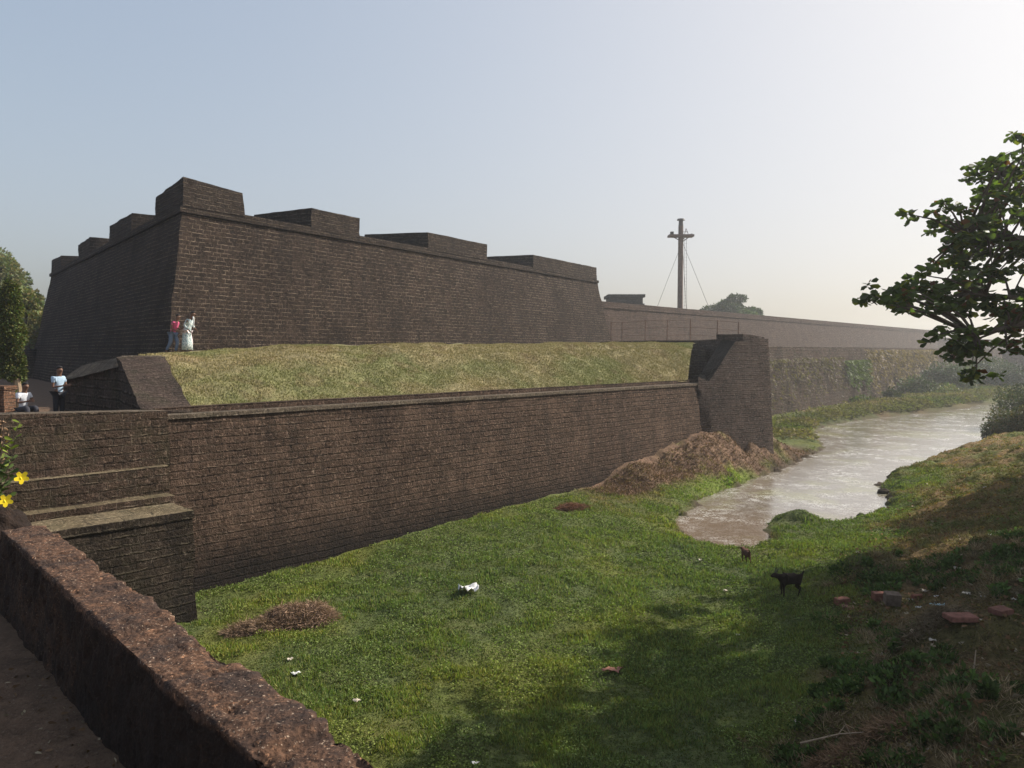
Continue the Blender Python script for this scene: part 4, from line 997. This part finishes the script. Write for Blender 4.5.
sd = river_sd(p_[:, 0], p_[:, 1]); k_ = (sd > .35); p_ = p_[k_]; n = len(p_); z_ = ground_z(p_[:, 0], p_[:, 1]); t_ = (fbm(p_[:, 0]*.25, p_[:, 1]*.25, None, 3)*.5+.5)[:, None]
cl = (np.array([.10, .135, .035])*(1-t_)+np.array([.21, .16, .085])*t_)*r.uniform(.5, 1.4, (n, 1)); hh = r.uniform(.1, .45, n)*(.4+t_[:, 0])
V, Fc, C_ = leaves_np(np.concatenate([p_, (z_+hh)[:, None]], 1), np.stack([r.normal(size=n), r.normal(size=n), r.uniform(-.2, .8, n)], 1), r.uniform(.15, .4, n), .14, cl, 'quad', seed=15)
o = link('bank_undergrowth', npmesh('bank_undergrowth', V, Fc, C_), M['grass']); tag(o, 'mixed green and straw undergrowth along the far moat bank', 'undergrowth', kind='stuff')
# path weeds inside the parapet
N = 2600; tt_ = r.uniform(0, 9.5, N); of = wth+.06+np.abs(r.normal(0, .22, N)); bs_ = np.array([[o_start.x+dirp.x*t_-npo.x*q, o_start.y+dirp.y*t_-npo.y*q] for t_, q in zip(tt_, of)])
cl = np.where(r.random((N, 1)) < .5, np.array([[.07, .09, .03]]), np.array([[.17, .14, .08]]))*r.uniform(.6, 1.3, (N, 1))
keep = fbm(bs_[:, 0]*1.6, bs_[:, 1]*1.6, None, 3) > -.1
blades('path_grass', np.concatenate([bs_, np.full((N, 1), 4.0)], 1)[keep], r.uniform(.02, .10, N)[keep], np.full(N, .009)[keep], cl[keep], M['grass'], 1.6, 7, 'sparse dry grass on the path at the foot of the parapet')

N = 900; tt_ = r.uniform(2, 12, N); of = wth+.05+np.abs(r.normal(0, .7, N)); bx_ = o_start.x+dirp.x*tt_-npo.x*of; by_ = o_start.y+dirp.y*tt_-npo.y*of
cl = np.where(r.random((N, 1)) < .3, np.array([[.30, .24, .16]]), np.array([[.14, .085, .05]]))*r.uniform(.6, 1.3, (N, 1))
V, Fc, C_ = leaves_np(np.stack([bx_, by_, np.full(N, 4.012)], 1), np.stack([r.normal(size=N), r.normal(size=N), r.normal(size=N)*.15], 1), r.uniform(.015, .055, N), .02, cl, 'hex', seed=18)
o = link('path_leaves', npmesh('path_leaves', V, Fc, C_), M['dryleaf']); tag(o, 'crumbled dry leaves on the path by the parapet', 'leaves', kind='stuff')
# ------------------------------------------------------------------ heaps, bricks, litter
def heap(name, label, c, rx, ry, h, th, n, col, seed):
    r = np.random.default_rng(seed); a = r.uniform(0, 6.28, n); q = r.random(n)**.6
    lx = np.cos(a)*q*rx; ly = np.sin(a)*q*ry; top_ = h*np.clip(1-q**2, 0, 1)*(1+.4*fbm(lx*2+seed, ly*2, None, 2))
    X_ = c[0]+lx*math.cos(th)-ly*math.sin(th); Y_ = c[1]+lx*math.sin(th)+ly*math.cos(th); z = ground_z(X_, Y_)+top_*r.uniform(.8, 1.05, n)
    dr = np.stack([r.normal(size=n), r.normal(size=n), r.normal(size=n)*.35-.1], 1); cl = np.array(col)*r.uniform(.4, 1.5, (n, 1))
    V, Fc, C_ = leaves_np(np.stack([X_, Y_, z], 1), dr, r.uniform(.08, .26, n), .011, cl, 'quad', seed=seed)
    o = link(name, npmesh(name, V, Fc, C_), M['dryleaf']); tag(o, label, 'heap')
    return o
heap('straw_heap', 'flat heap of brown dry straw on the green grass nearest the buttress', G(300, 617, .15), .85, .5, .38, .25, 15000, (.30, .20, .14), 3)
heap('straw_pile', 'thin tail of straw beside the bigger straw heap near the buttress', G(258, 627, .1), .75, .3, .13, .2, 8000, (.28, .19, .13), 4)
heap('reddish_heap', 'small reddish brown heap on the grass below the long low wall', G(573, 507, .45), .7, .35, .16, .2, 2500, (.24, .12, .085), 5)
heap('twig_tangle', 'dark tangle of dead twigs and stems on the right bank', G(935, 648, .9), .8, .35, .28, .1, 2600, (.19, .14, .09), 6)
heap('brush_heap', 'brown dead brush at the bottom right corner of the bank', G(860, 765, .45), .9, .35, .3, .1, 5000, (.24, .15, .09), 7)
def brickobj(px, py, z, sz, rz, c, label, tilt=0., D=None):
    p = G(px, py, z); zz_ = float(ground_z(np.array([p[0]]), np.array([p[1]]))[0])
    bm = bmesh.new(); bmesh.ops.create_cube(bm, size=1); bmesh.ops.scale(bm, vec=sz, verts=bm.verts); bmesh.ops.bevel(bm, geom=bm.edges, offset=.012, segments=2, affect='EDGES')
    bmesh.ops.subdivide_edges(bm, edges=bm.edges, cuts=2)
    for v in bm.verts: v.co += Vector([random.uniform(-1, 1)*.004 for _ in range(3)])
    me = bpy.data.meshes.new('laterite_block'); bm.to_mesh(me); bm.free(); o = link('laterite_block', me, plain('block_clay', c, .9, .1, .35, 12.))
    o.location = (p[0], p[1], zz_+sz[2]*.5+.04); o.rotation_euler = (tilt, tilt*.4, rz); tag(o, label, 'block', 'loose blocks on the right bank'); return o
brickobj(842, 607, .3, (.33, .2, .16), .3, (.22, .10, .07), 'reddish block lying apart, nearest to the goat')
brickobj(848, 612, .3, (.26, .14, .07), -.2, (.24, .13, .09), 'thin flat red slab touching the block nearest to the goat', .2)
brickobj(881, 602, .5, (.38, .22, .18), .05, (.20, .09, .065), 'red block with a lit top just behind the grey block')
brickobj(892, 612, .5, (.32, .24, .26), -.15, (.17, .125, .095), 'grey upright block, tallest of the loose blocks', .12)
brickobj(918, 600, .7, (.3, .12, .08), .2, (.24, .10, .07), 'thin red piece next to a white scrap')
brickobj(960, 646, 1.1, (.5, .3, .09), .0, (.22, .10, .075), 'wide red slab half buried above the leaning stick')
brickobj(1000, 640, 1.2, (.34, .26, .09), .4, (.17, .08, .06), 'dark red slab partly buried beside the wide red slab')
def scrap(name, px, py, z, s, c, label, cat, seed, group=None):
    p = G(px, py, z); zz_ = float(ground_z(np.array([p[0]]), np.array([p[1]]))[0])
    r = np.random.default_rng(seed); n = 7; g_ = np.linspace(-1, 1, n); A, B = np.meshgrid(g_, g_, indexing='ij')
    th_ = r.uniform(0, 3); x = (A*math.cos(th_)-B*math.sin(th_))*s[0]+r.normal(0, .08, A.shape)*s[0]; y = (A*math.sin(th_)+B*math.cos(th_))*s[1]+r.normal(0, .08, A.shape)*s[1]
    zc = s[2]*(.6+.8*fbm(A*1.7+seed, B*1.7, None, 3)); V = np.stack([x, y, zc], -1).reshape(-1, 3); idx = np.arange(n*n).reshape(n, n)
    Fc = np.stack([idx[:-1, :-1], idx[1:, :-1], idx[1:, 1:], idx[:-1, 1:]], -1).reshape(-1, 4)
    o = link(name, npmesh(name, V, Fc), c); o.location = (p[0], p[1], zz_+.03); m_ = o.modifiers.new('thick', 'SOLIDIFY'); m_.thickness = .004
    tag(o, label, cat, group); return o
M['white'] = plain('white_plastic', (.75, .73, .7), .5, .4); M['paleblue'] = plain('pale_blue_plastic', (.35, .55, .58), .4, .5); M['cream'] = plain('cream_paper', (.6, .52, .42), .8, .1); M['rusty'] = plain('rust_cloth', (.35, .17, .12), .9, .1)
scrap('crumpled_bag', 469, 596, .1, (.22, .17, .17), M['white'], 'crumpled white plastic bag alone in the middle of the grass', 'litter', 3)
scrap('torn_wrapper', 612, 670, .03, (.18, .08, .07), M['rusty'], 'pinkish brown torn wrapper on the grass at the shade edge', 'litter', 4)
scrap('blue_wrapper', 937, 615, .85, (.12, .07, .05), M['paleblue'], 'pale blue plastic scrap, the first one beyond the grey block', 'litter', 5)
scrap('blue_wrapper', 957, 622, .95, (.11, .06, .05), M['paleblue'], 'pale blue plastic scrap farther right, above the leaning stick', 'litter', 6)
lg = 'pale scraps scattered over the bank'
spots = [(919, 605), (932, 658), (967, 630), (937, 595), (924, 588), (960, 572), (1008, 566), (1021, 619), (1012, 628), (984, 622), (959, 545), (945, 590), (1003, 583), (956, 577), (925, 560), (990, 555), (966, 615), (978, 660), (910, 590), (797, 745), (290, 660), (296, 672), (356, 698), (738, 634), (475, 762), (700, 562), (725, 590), (985, 500), (1000, 520)]
for i, (px, py) in enumerate(spots):
    s_ = random.uniform(.035, .075)*(1.0 if i > 18 else 1.15); zr = .9 if px > 900 else .1
    scrap('pale_scrap', px, py, zr, (s_, s_*.7, .03), M['white'] if i % 3 == 0 else M['cream'], 'small pale scrap of litter or dry leaf lying on the grass', 'litter', 50+i, lg)
# fallen leaves over the right bank
N = 2600; Ys = r.uniform(9, 32, N); Xs = r.uniform(.42, .74, N)*Ys; mound, bank, scr, sd = cover(Xs, Ys); k_ = (sd > .3) & (ground_z(Xs, Ys, False) > .35); Xs, Ys = Xs[k_], Ys[k_]; n = len(Xs)
cl = np.where(r.random((n, 1)) < .12, np.array([[.40, .32, .22]]), np.array([[.20, .11, .06]]))*r.uniform(.6, 1.3, (n, 1))
V, Fc, C_ = leaves_np(np.stack([Xs, Ys, ground_z(Xs, Ys)+.05], 1), np.stack([r.normal(size=n), r.normal(size=n), r.normal(size=n)*.25], 1), r.uniform(.06, .14, n), .07, cl, 'hex', seed=8)
o = link('fallen_leaves', npmesh('fallen_leaves', V, Fc, C_), M['dryleaf']); tag(o, 'brown fallen leaves strewn over the right bank', 'leaves', kind='stuff')
def stick(name, p0, p1, rad, label, kink=.05, forks=()):
    p0, p1 = Vector(p0), Vector(p1); m_ = p0.lerp(p1, .5)+Vector((kink, 0, kink)); b_ = MB().tube([p0, m_, p1], [rad, rad*.8, rad*.4], 6)
    for t, d in forks: s_ = p0.lerp(p1, t); b_.tube([s_, s_+Vector(d)], [rad*.6, rad*.2], 5)
    o = b_.build(name, plain('dry_wood', (.33, .25, .17), .9, .1, .3, 9.)); tag(o, label, 'stick')
pb = G(968, 685, 1.1)
stick('leaning_stick', (pb[0], pb[1], 1.0), P(976, 650, pb[1]+.1), .017, 'thin pale stick leaning upright out of the scrub', .03, ((.6, (.1, .0, .04)),))
for i, (a_, b_, lab) in enumerate((((800, 752), (872, 742), 'bleached forked branch lying on the dead brush'), ((872, 764), (920, 748), 'pale snapped branch at the bottom edge of the scrub'))):
    q0 = G(*a_, .55); q1 = G(*b_, .75); stick('dead_branch', (q0[0], q0[1], .68), (q1[0], q1[1], .9), .014, lab, .05, ((.5, (.18, .1, .14)), (.7, (-.05, .1, .16)), (.3, (.12, -.05, .1))))

# ------------------------------------------------------------------ skinned figures
def skin(name, joints, edges, mat, parent=None, root=0, sub=2):
    """joints: list of (x,y,z,rx,ry)"""
    me = bpy.data.meshes.new(name); me.from_pydata([j[:3] for j in joints], edges, [])
    o = link(name, me, mat)
    if parent: o.parent = parent
    o.modifiers.new('Skin', 'SKIN')
    sv = me.skin_vertices[0].data
    for i, j in enumerate(joints): sv[i].radius = (j[3], j[4] if len(j) > 4 else j[3]); sv[i].use_root = (i == root)
    o.modifiers['Skin'].use_smooth_shade = True
    s = o.modifiers.new('Sub', 'SUBSURF'); s.levels = sub; s.render_levels = sub
    return o
M['skin'] = plain('brown_skin', (.16, .085, .055), .6, .3); M['hair'] = plain('black_hair', (.015, .012, .011), .6, .3)
def fabric(name, c, var=.15): return plain(name, c, .9, .1, var, 14.)
def person(label, loc, rz, pose, top, bottom, h=1.65, long_top=False, hair='short', sit=False):
    """faces +x. pose: dict of joint offsets (arms, legs)"""
    e = empty('person', loc, rz); tag(e, label, 'person'); k = h/1.7
    J = []; E = []
    def j(x, y, z, r, r2=None, to=None):
        J.append((x*k, y*k, z*k, r*k, (r2 or r)*k)); 
        if to is not None: E.append((to, len(J)-1))
        return len(J)-1
    ln = pose.get('lean', .03)
    hz = .95 if not sit else .12
    pel = j(0, 0, hz, .125, .10); wa = j(ln*.4, 0, hz+.16, .105, .085, pel); ch = j(ln, 0, hz+.36, .125, .095, wa); nk = j(ln*1.3, 0, hz+.52, .055, .055, ch)
    tilt = pose.get('head', 0.)
    hd0 = j(ln*1.4+.01+tilt*.3, 0, hz+.60, .07, .075, nk); hd = j(ln*1.4+.025+tilt*.7, 0, hz+.68, .085, .075, hd0); hd2 = j(ln*1.4+.015+tilt, 0, hz+.755, .062, .06, hd)
    hc = Vector(J[hd][:3]); ns = j(ln*1.4+.115+tilt*.8, 0, hz+.665, .014, .014, hd)
    for s in (1, -1): j(ln*1.4+.01+tilt*.6, s*.088, hz+.675, .014, .02, hd)
    arms = []
    for s, (el, wr) in zip((1, -1), pose['arms']):
        sh = j(ln, s*.17, hz+.44, .055, .055, ch); a1 = j(*el, .042, .04, sh); a2 = j(*wr, .028, .026, a1)
        d = (Vector(wr)-Vector(el)).normalized(); side = d.cross(Vector((0, s, 0)));
        side = side.normalized() if side.length > .1 else Vector((1, 0, 0))
        pm = Vector(wr)+d*.06; pl_ = j(*pm, .03, .018, a2)
        for f_, (fl, fo) in enumerate(((.075, -.028), (.088, -.009), (.082, .010), (.062, .028))):
            b0_ = pm+d*.035+side*fo; q0 = j(*b0_, .009, .009, pl_); q1 = j(*(b0_+d*fl*.6+Vector((.012, 0, 0))), .008, .008, q0); j(*(b0_+d*fl+Vector((.03, 0, -.005))), .006, .006, q1)
        t0 = Vector(wr)+d*.03-side*.032; q0 = j(*t0, .011, .011, pl_); j(*(t0+d*.04-side*.022), .008, .008, q0)
        arms.append((sh, a1, a2))
    legs = []
    for s, (kn, an, toe) in zip((1, -1), pose['legs']):
        hp_ = j(0, s*.085, hz-.06, .085, .085, pel); a1 = j(*kn, .06, .058, hp_); a2 = j(*an, .038, .04, a1); a3 = j(*toe, .03, .042, a2)
        legs.append((hp_, a1, a2, a3))
    skin('body', J, E, M['skin'], e, 0, 1)
    def sub(idx, grow, mat, name, edges, extra=()):
        m = {q: i for i, q in enumerate(idx)}; jj = [(*J[q][:3], J[q][3]*grow+.008, J[q][4]*grow+.008) for q in idx]
        return skin(name, jj, [(m[a], m[b]) for a, b in edges], mat, e, 0, 1)
    (s1, e1_, w1), (s2, e2_, w2) = arms
    J2 = J[:]; 
    sl_ = pose.get('sleeve', .5)
    def cut(a, b, t):
        A, B = J[a], J[b]; J.append(tuple(A[i]*(1-t)+B[i]*t for i in range(5))); return len(J)-1
    if sl_ <= 1:
        c1 = cut(s1, e1_, max(.3, sl_)); c2 = cut(s2, e2_, max(.3, sl_)); se = [(s1, c1), (s2, c2)]; si = [c1, c2]
    else:
        c1 = cut(e1_, w1, .85); c2 = cut(e2_, w2, .85); se = [(s1, e1_), (e1_, c1), (s2, e2_), (e2_, c2)]; si = [e1_, e2_, c1, c2]
    hem = len(J); J.append((J[pel][0], 0, J[pel][2]-.05*k, .135*k, .115*k))
    nb = cut(ch, nk, .62)
    sub([ch, nb, wa, pel, hem, s1, s2]+si, 1.08, top, 'shirt', [(ch, wa), (ch, nb), (wa, pel), (pel, hem), (ch, s1), (ch, s2)]+se)
    (h1, k1, a1_, t1_), (h2, k2, a2_, t2_) = legs
    b1_ = cut(k1, a1_, .92); b2_ = cut(k2, a2_, .92)
    sub([pel, h1, k1, b1_, h2, k2, b2_], 1.25, bottom, 'trousers', [(pel, h1), (h1, k1), (k1, b1_), (pel, h2), (h2, k2), (k2, b2_)])
    if long_top:
        V = []; F_ = []; seg = 20; rows = [(0, hz+.42, .155, .115), (0, hz+.25, .14, .11), (0, hz+.05, .17, .14), (.0, hz-.2, .19, .17), (.01, hz-.5, .22, .19), (.02, hz-.80, .24, .2)]
        for (cx_, z_, ry, rx) in rows:
            for q in range(seg):
                a_ = q/seg*6.283; wob = 1+.06*math.sin(a_*5)*(1.2-z_/1.4)
                V.append(((cx_+ln*max(0, (z_-hz)/.4)+math.cos(a_)*rx*wob)*k, math.sin(a_)*ry*wob*k, z_*k))
        for i in range(len(rows)-1):
            for q in range(seg): q2 = (q+1) % seg; F_.append((i*seg+q, (i+1)*seg+q, (i+1)*seg+q2, i*seg+q2))
        me = bpy.data.meshes.new('tunic'); me.from_pydata(V, [], F_)
        for p in me.polygons: p.use_smooth = True
        o = link('tunic', me, top); o.parent = e; o.modifiers.new('s', 'SOLIDIFY').thickness = .01
    # hair
    bm = bmesh.new(); bmesh.ops.create_icosphere(bm, subdivisions=3, radius=1)
    for v in list(bm.verts):
        if v.co.z < (-.15 if v.co.x < -.05 else .35): bm.verts.remove(v)
    for v in bm.verts: v.co = Vector((v.co.x*.108*k, v.co.y*.098*k, v.co.z*.105*k))+hc+Vector((-.012*k, 0, .03*k))
    for f_ in bm.faces: f_.smooth = True
    me = bpy.data.meshes.new('hair'); bm.to_mesh(me); bm.free(); o = link('hair', me, M['hair']); o.parent = e; o.modifiers.new('s', 'SOLIDIFY').thickness = .01
    if hair == 'long': o2 = skin('long_hair', [(hc.x-.07, 0, hc.z+.03, .055, .055), (hc.x-.11, 0, hc.z-.12, .05, .06), (hc.x-.10, 0, hc.z-.34, .035, .05)], [(0, 1), (1, 2)], M['hair'], e, 0, 1)
    return e, J, hc
# pair climbing at the crest
zf = 6.12
walk = dict(lean=.16, head=.06, sleeve=.55, arms=[((.10, .22, 1.18), (.30, .16, 1.06)), ((.06, -.22, 1.14), (.28, -.16, 1.02))],
            legs=[((.17, .09, .52), (.05, .09, .09), (.19, .09, .03)), ((-.06, -.09, .50), (-.30, -.09, .12), (-.17, -.09, .03))])
px_, D_ = 173.5, 32.0
x_, y_ = at(px_, D_); person('person in a pink top and blue jeans climbing behind the one in white', (x_, y_, P(px_, 354, D_)[2]), R(-12), walk, fabric('pink_cloth', (.55, .10, .20)), fabric('denim', (.13, .17, .25)), 1.62)
k = NT('printed_white_cloth'); f = k.noise(k.obj(), 22, 3, .6)
k.l(k.mix((.62, .66, .64), (.20, .30, .32), k.ramp(f, [(.48, 0.), (.56, 1.)])), k.b.inputs['Base Color']); M['print'] = k.m
walk2 = dict(lean=.17, head=.10, sleeve=1.5, arms=[((.08, .24, 1.2), (.26, .19, 1.05)), ((.06, -.24, 1.16), (.24, -.2, .98))],
             legs=[((.13, .09, .50), (.12, .09, .09), (.26, .09, .03)), ((0.0, -.09, .50), (-.14, -.09, .10), (0., -.09, .03))])
x_, y_ = at(187.5, 32.2); e, J, hc = person('person in a long white printed tunic and pale scarf, beside the one in pink', (x_, y_, P(187, 353.5, 32.2)[2]), R(-15), walk2, M['print'], fabric('pink_white', (.6, .5, .5)), 1.72, True, 'long')
skin('scarf', [(hc.x+.01, -.03, hc.z-.10, .06, .06), (hc.x+.05, -.07, hc.z-.16, .04, .035), (hc.x+.09, -.09, hc.z-.32, .025, .045), (hc.x+.07, -.12, hc.z-.55, .025, .05)], [(0, 1), (1, 2), (2, 3)], fabric('pale_scarf', (.6, .6, .58)), e, 0, 1)
stand = dict(lean=.02, head=.04, sleeve=.6, arms=[((.06, .22, 1.12), (.28, .12, 1.16)), ((.02, -.22, 1.1), (.26, -.08, 1.14))],
             legs=[((.02, .09, .5), (0, .09, .09), (.15, .1, .03)), ((-.02, -.09, .5), (-.05, -.09, .09), (.1, -.1, .03))])
x_, y_ = at(58, 24); person('person standing in a light blue shirt and dark trousers beside the dark wing wall', (x_, y_, 4.02), R(-20), stand, fabric('light_blue', (.38, .50, .62)), fabric('dark_trousers', (.03, .03, .035)), 1.72)
sitp = dict(lean=.06, head=.08, sleeve=.6, arms=[((.12, .24, .32), (.32, .12, .36)), ((.10, -.24, .30), (.32, -.10, .34))],
            legs=[((.42, .14, .16), (.45, .13, -.26), (.58, .13, -.32)), ((.42, -.14, .16), (.45, -.13, -.26), (.58, -.13, -.32))])
x_, y_ = at(22, 23.5); person('person seated in a white shirt looking down, by the orange pillar', (x_, y_, 4.38), R(-25), sitp, fabric('white_shirt', (.66, .68, .72)), fabric('grey_trousers', (.05, .05, .06)), 1.7, sit=True)
o = solid('low_seat', [(x_-.35, y_-.25, 3.95), (x_+.25, y_-.25, 3.95), (x_+.25, y_+.3, 3.95), (x_-.35, y_+.3, 3.95)], [(x_-.35, y_-.25, 4.4), (x_+.25, y_-.25, 4.4), (x_+.25, y_+.3, 4.4), (x_-.35, y_+.3, 4.4)], M['merl'], None, .2, .02)
tag(o, 'dark masonry block under the seated person in white', 'seat')

# goats: face +x
def goat(label, loc, rz, col, k=1., head_down=0.):
    e = empty('goat', loc, rz); tag(e, label, 'goat'); m = plain('goat_coat', col, .9, .1, .35, 9.)
    J = []; E = []
    def j(x, y, z, r, r2=None, to=None):
        J.append((x*k, y*k, z*k, r*k, (r2 or r)*k))
        if to is not None: E.append((to, len(J)-1))
        return len(J)-1
    mid = j(0, 0, .45, .15, .14); chs = j(.2, 0, .45, .15, .125, mid); rump = j(-.24, 0, .48, .13, .12, mid)
    nk = j(.33, 0, .54-head_down*.3, .075, .06, chs); hd = j(.43, 0, .62-head_down, .06, .055, nk); mz = j(.54, 0, .57-head_down*1.2, .035, .035, hd)
    for s in (1, -1): q = j(.41, s*.06, .64-head_down, .022, .012, hd); j(.38, s*.13, .62-head_down, .018, .008, q)
    tl = j(-.33, 0, .55, .03, .025, rump); j(-.37, 0, .66, .018, .016, tl)
    for s in (1, -1):
        sh = j(.2, s*.07, .34, .055, .05, chs); kn = j(.21, s*.07, .2, .028, .028, sh); pa = j(.20, s*.07, .05, .018, .018, kn); j(.22, s*.07, .015, .024, .022, pa)
        sx = .05*s
        th = j(-.22+sx*.3, s*.07, .34, .065, .055, rump); st = j(-.17+sx, s*.07, .27, .04, .038, th); hk = j(-.28+sx, s*.07, .18, .022, .022, st); pa = j(-.25+sx, s*.07, .05, .017, .017, hk); j(-.23+sx, s*.07, .015, .024, .022, pa)
    skin('body', J, E, m, e, 0, 2)
    for s in (1, -1): MB().tube([(.42*k, s*.03*k, (.67-head_down)*k), (.38*k, s*.05*k, (.76-head_down)*k), (.33*k, s*.06*k, (.80-head_down)*k)], [.014*k, .010*k, .004*k], 6).build('horn', M['dark'], e, world=False)
    return e
gx, gy, _ = G(790, 597, .15); goat('black brown goat standing sideways in the shade with its tail up', (gx, gy, float(ground_z(np.array([gx]), np.array([gy]))[0])-.01), R(187), (.022, .015, .012), .95, .04)
gx, gy, _ = G(746, 561, .15); goat('brown goat kid seen from behind near the muddy puddle', (gx, gy, float(ground_z(np.array([gx]), np.array([gy]))[0])-.01), R(95), (.10, .05, .035), .7, .06)
# small dark stones and clods by the water and in the grass
for i, (px, py, s_, lab) in enumerate(((862, 516, .16, 'round green tuft covered stone at the water edge'), (884, 491, .2, 'dark clod at the bank edge beside the water'), (893, 500, .17, 'lower dark clod at the bank edge beside the water'), (592, 470, .0, ''))):
    if not lab: continue
    p = G(px, py, .1); o = blob('muddy_stone', (p[0], p[1], .08), (s_*1.3, s_, s_*.8), plain('clod', (.06, .07, .03) if i == 0 else (.05, .04, .03), .95, .1, .4, 9.), 3, .3, i*3.); tag(o, lab, 'stone')

# ------------------------------------------------------------------ flowering plant at the left edge
fl = empty('allamanda_plant', tuple(P(-12, 500, 7.9))); tag(fl, 'leafy plant with two yellow trumpet flowers above the red boulder', 'plant')
st = MB(); cs = []; ds = []; cl = []; Ls = []
def twig(p0, p1, n, col, L=.05, jitter=.012):
    p0, p1 = Vector(p0), Vector(p1); st.tube([p0, p0.lerp(p1, .5)+Vector((.01, 0, .015)), p1], [.006, .005, .003], 5)
    for i in range(n):
        t = .15+.85*i/n; c = p0.lerp(p1, t); a_ = i*2.4; cs.append(np.array(c)+rr.normal(0, jitter, 3)); ds.append([math.cos(a_), math.sin(a_), .5]); cl.append(np.array(col)*rr.uniform(.6, 1.3)); Ls.append(1.5*L*rr.uniform(.7, 1.2))
root_ = P(-14, 515, 7.9)
for (a_, b_, c_, n_) in (((20, 420, 7.8), (.17, .22, .03), .06, 26), ((14, 455, 7.8), (.06, .09, .02), .06, 26), ((4, 440, 7.9), (.10, .12, .03), .06, 26), ((2, 462, 7.7), (.05, .075, .02), .06, 26), ((12, 470, 7.75), (.05, .08, .02), .07, 22), ((-4, 470, 7.8), (.05, .08, .02), .07, 26), ((8, 494, 7.7), (.06, .09, .02), .06, 18), ((-8, 430, 7.9), (.05, .07, .02), .07, 26)):
    twig(root_, P(*a_), n_, b_, c_)
dryc = (.33, .2, .12)
for q in range(16): twig(P(-8, 480, 8), P(random.uniform(-6, 12), random.uniform(412, 450), 8), 8, dryc, .035)
st.build('stems', M['bark'], fl); V, Fc, C_ = leaves_np(np.array(cs), np.array(ds), np.array(Ls), np.array(Ls)*.4, np.array(cl), 'hex', seed=2)
par(link('leaves', npmesh('leaves', V, Fc, C_), M['leaf']), fl)
M['yellow'] = plain('yellow_petal', (.85, .62, .02), .6, .2)
for (px, py) in ((22, 478), (6, 501)):
    c0 = Vector(P(px, py, 7.6)); b_ = MB()
    b_.tube([c0+Vector((-.06, .03, -.03)), c0+Vector((-.02, 0, -.01)), c0], [.006, .012, .02], 8)
    for q in range(5):
        a_ = q*1.257+.3; n_ = Vector((.35, -.85, .4)).normalized(); u_ = n_.cross(Vector((0, 0, 1))).normalized(); v_ = n_.cross(u_); d_ = u_*math.cos(a_)+v_*math.sin(a_); s_ = n_.cross(d_)
        i0 = len(b_.v); b_.v += [c0, c0+d_*.03+s_*.024+n_*.012, c0+d_*.062+s_*.016+n_*.018, c0+d_*.07+n_*.012, c0+d_*.062-s_*.018+n_*.018, c0+d_*.03-s_*.022+n_*.012]
        b_.f.append(tuple(range(i0, i0+6)))
    b_.build('flower', M['yellow'], fl)

# ------------------------------------------------------------------ haze
HZ = True
if HZ:
    bm = bmesh.new(); bmesh.ops.create_cube(bm, size=1); bmesh.ops.scale(bm, vec=(1400, 1400, 32), verts=bm.verts); bmesh.ops.translate(bm, vec=(0, 0, 14), verts=bm.verts)
    me = bpy.data.meshes.new('haze'); bm.to_mesh(me); bm.free()
    m = bpy.data.materials.new('haze'); m.use_nodes = True; t = m.node_tree; t.nodes.clear(); oo = t.nodes.new('ShaderNodeOutputMaterial'); pv = t.nodes.new('ShaderNodeVolumePrincipled')
    pv.inputs['Color'].default_value = (.94, .96, 1, 1); pv.inputs['Density'].default_value = .0008; pv.inputs['Anisotropy'].default_value = .6
    t.links.new(pv.outputs[0], oo.inputs['Volume']); o = link('haze', me, m); tag(o, 'pale morning haze over the moat', 'haze', kind='stuff')
scene.cycles.volume_bounces = 1; scene.cycles.max_bounces = 6; scene.cycles.diffuse_bounces = 3; scene.cycles.use_denoising = True
scene.cycles.transparent_max_bounces = 8
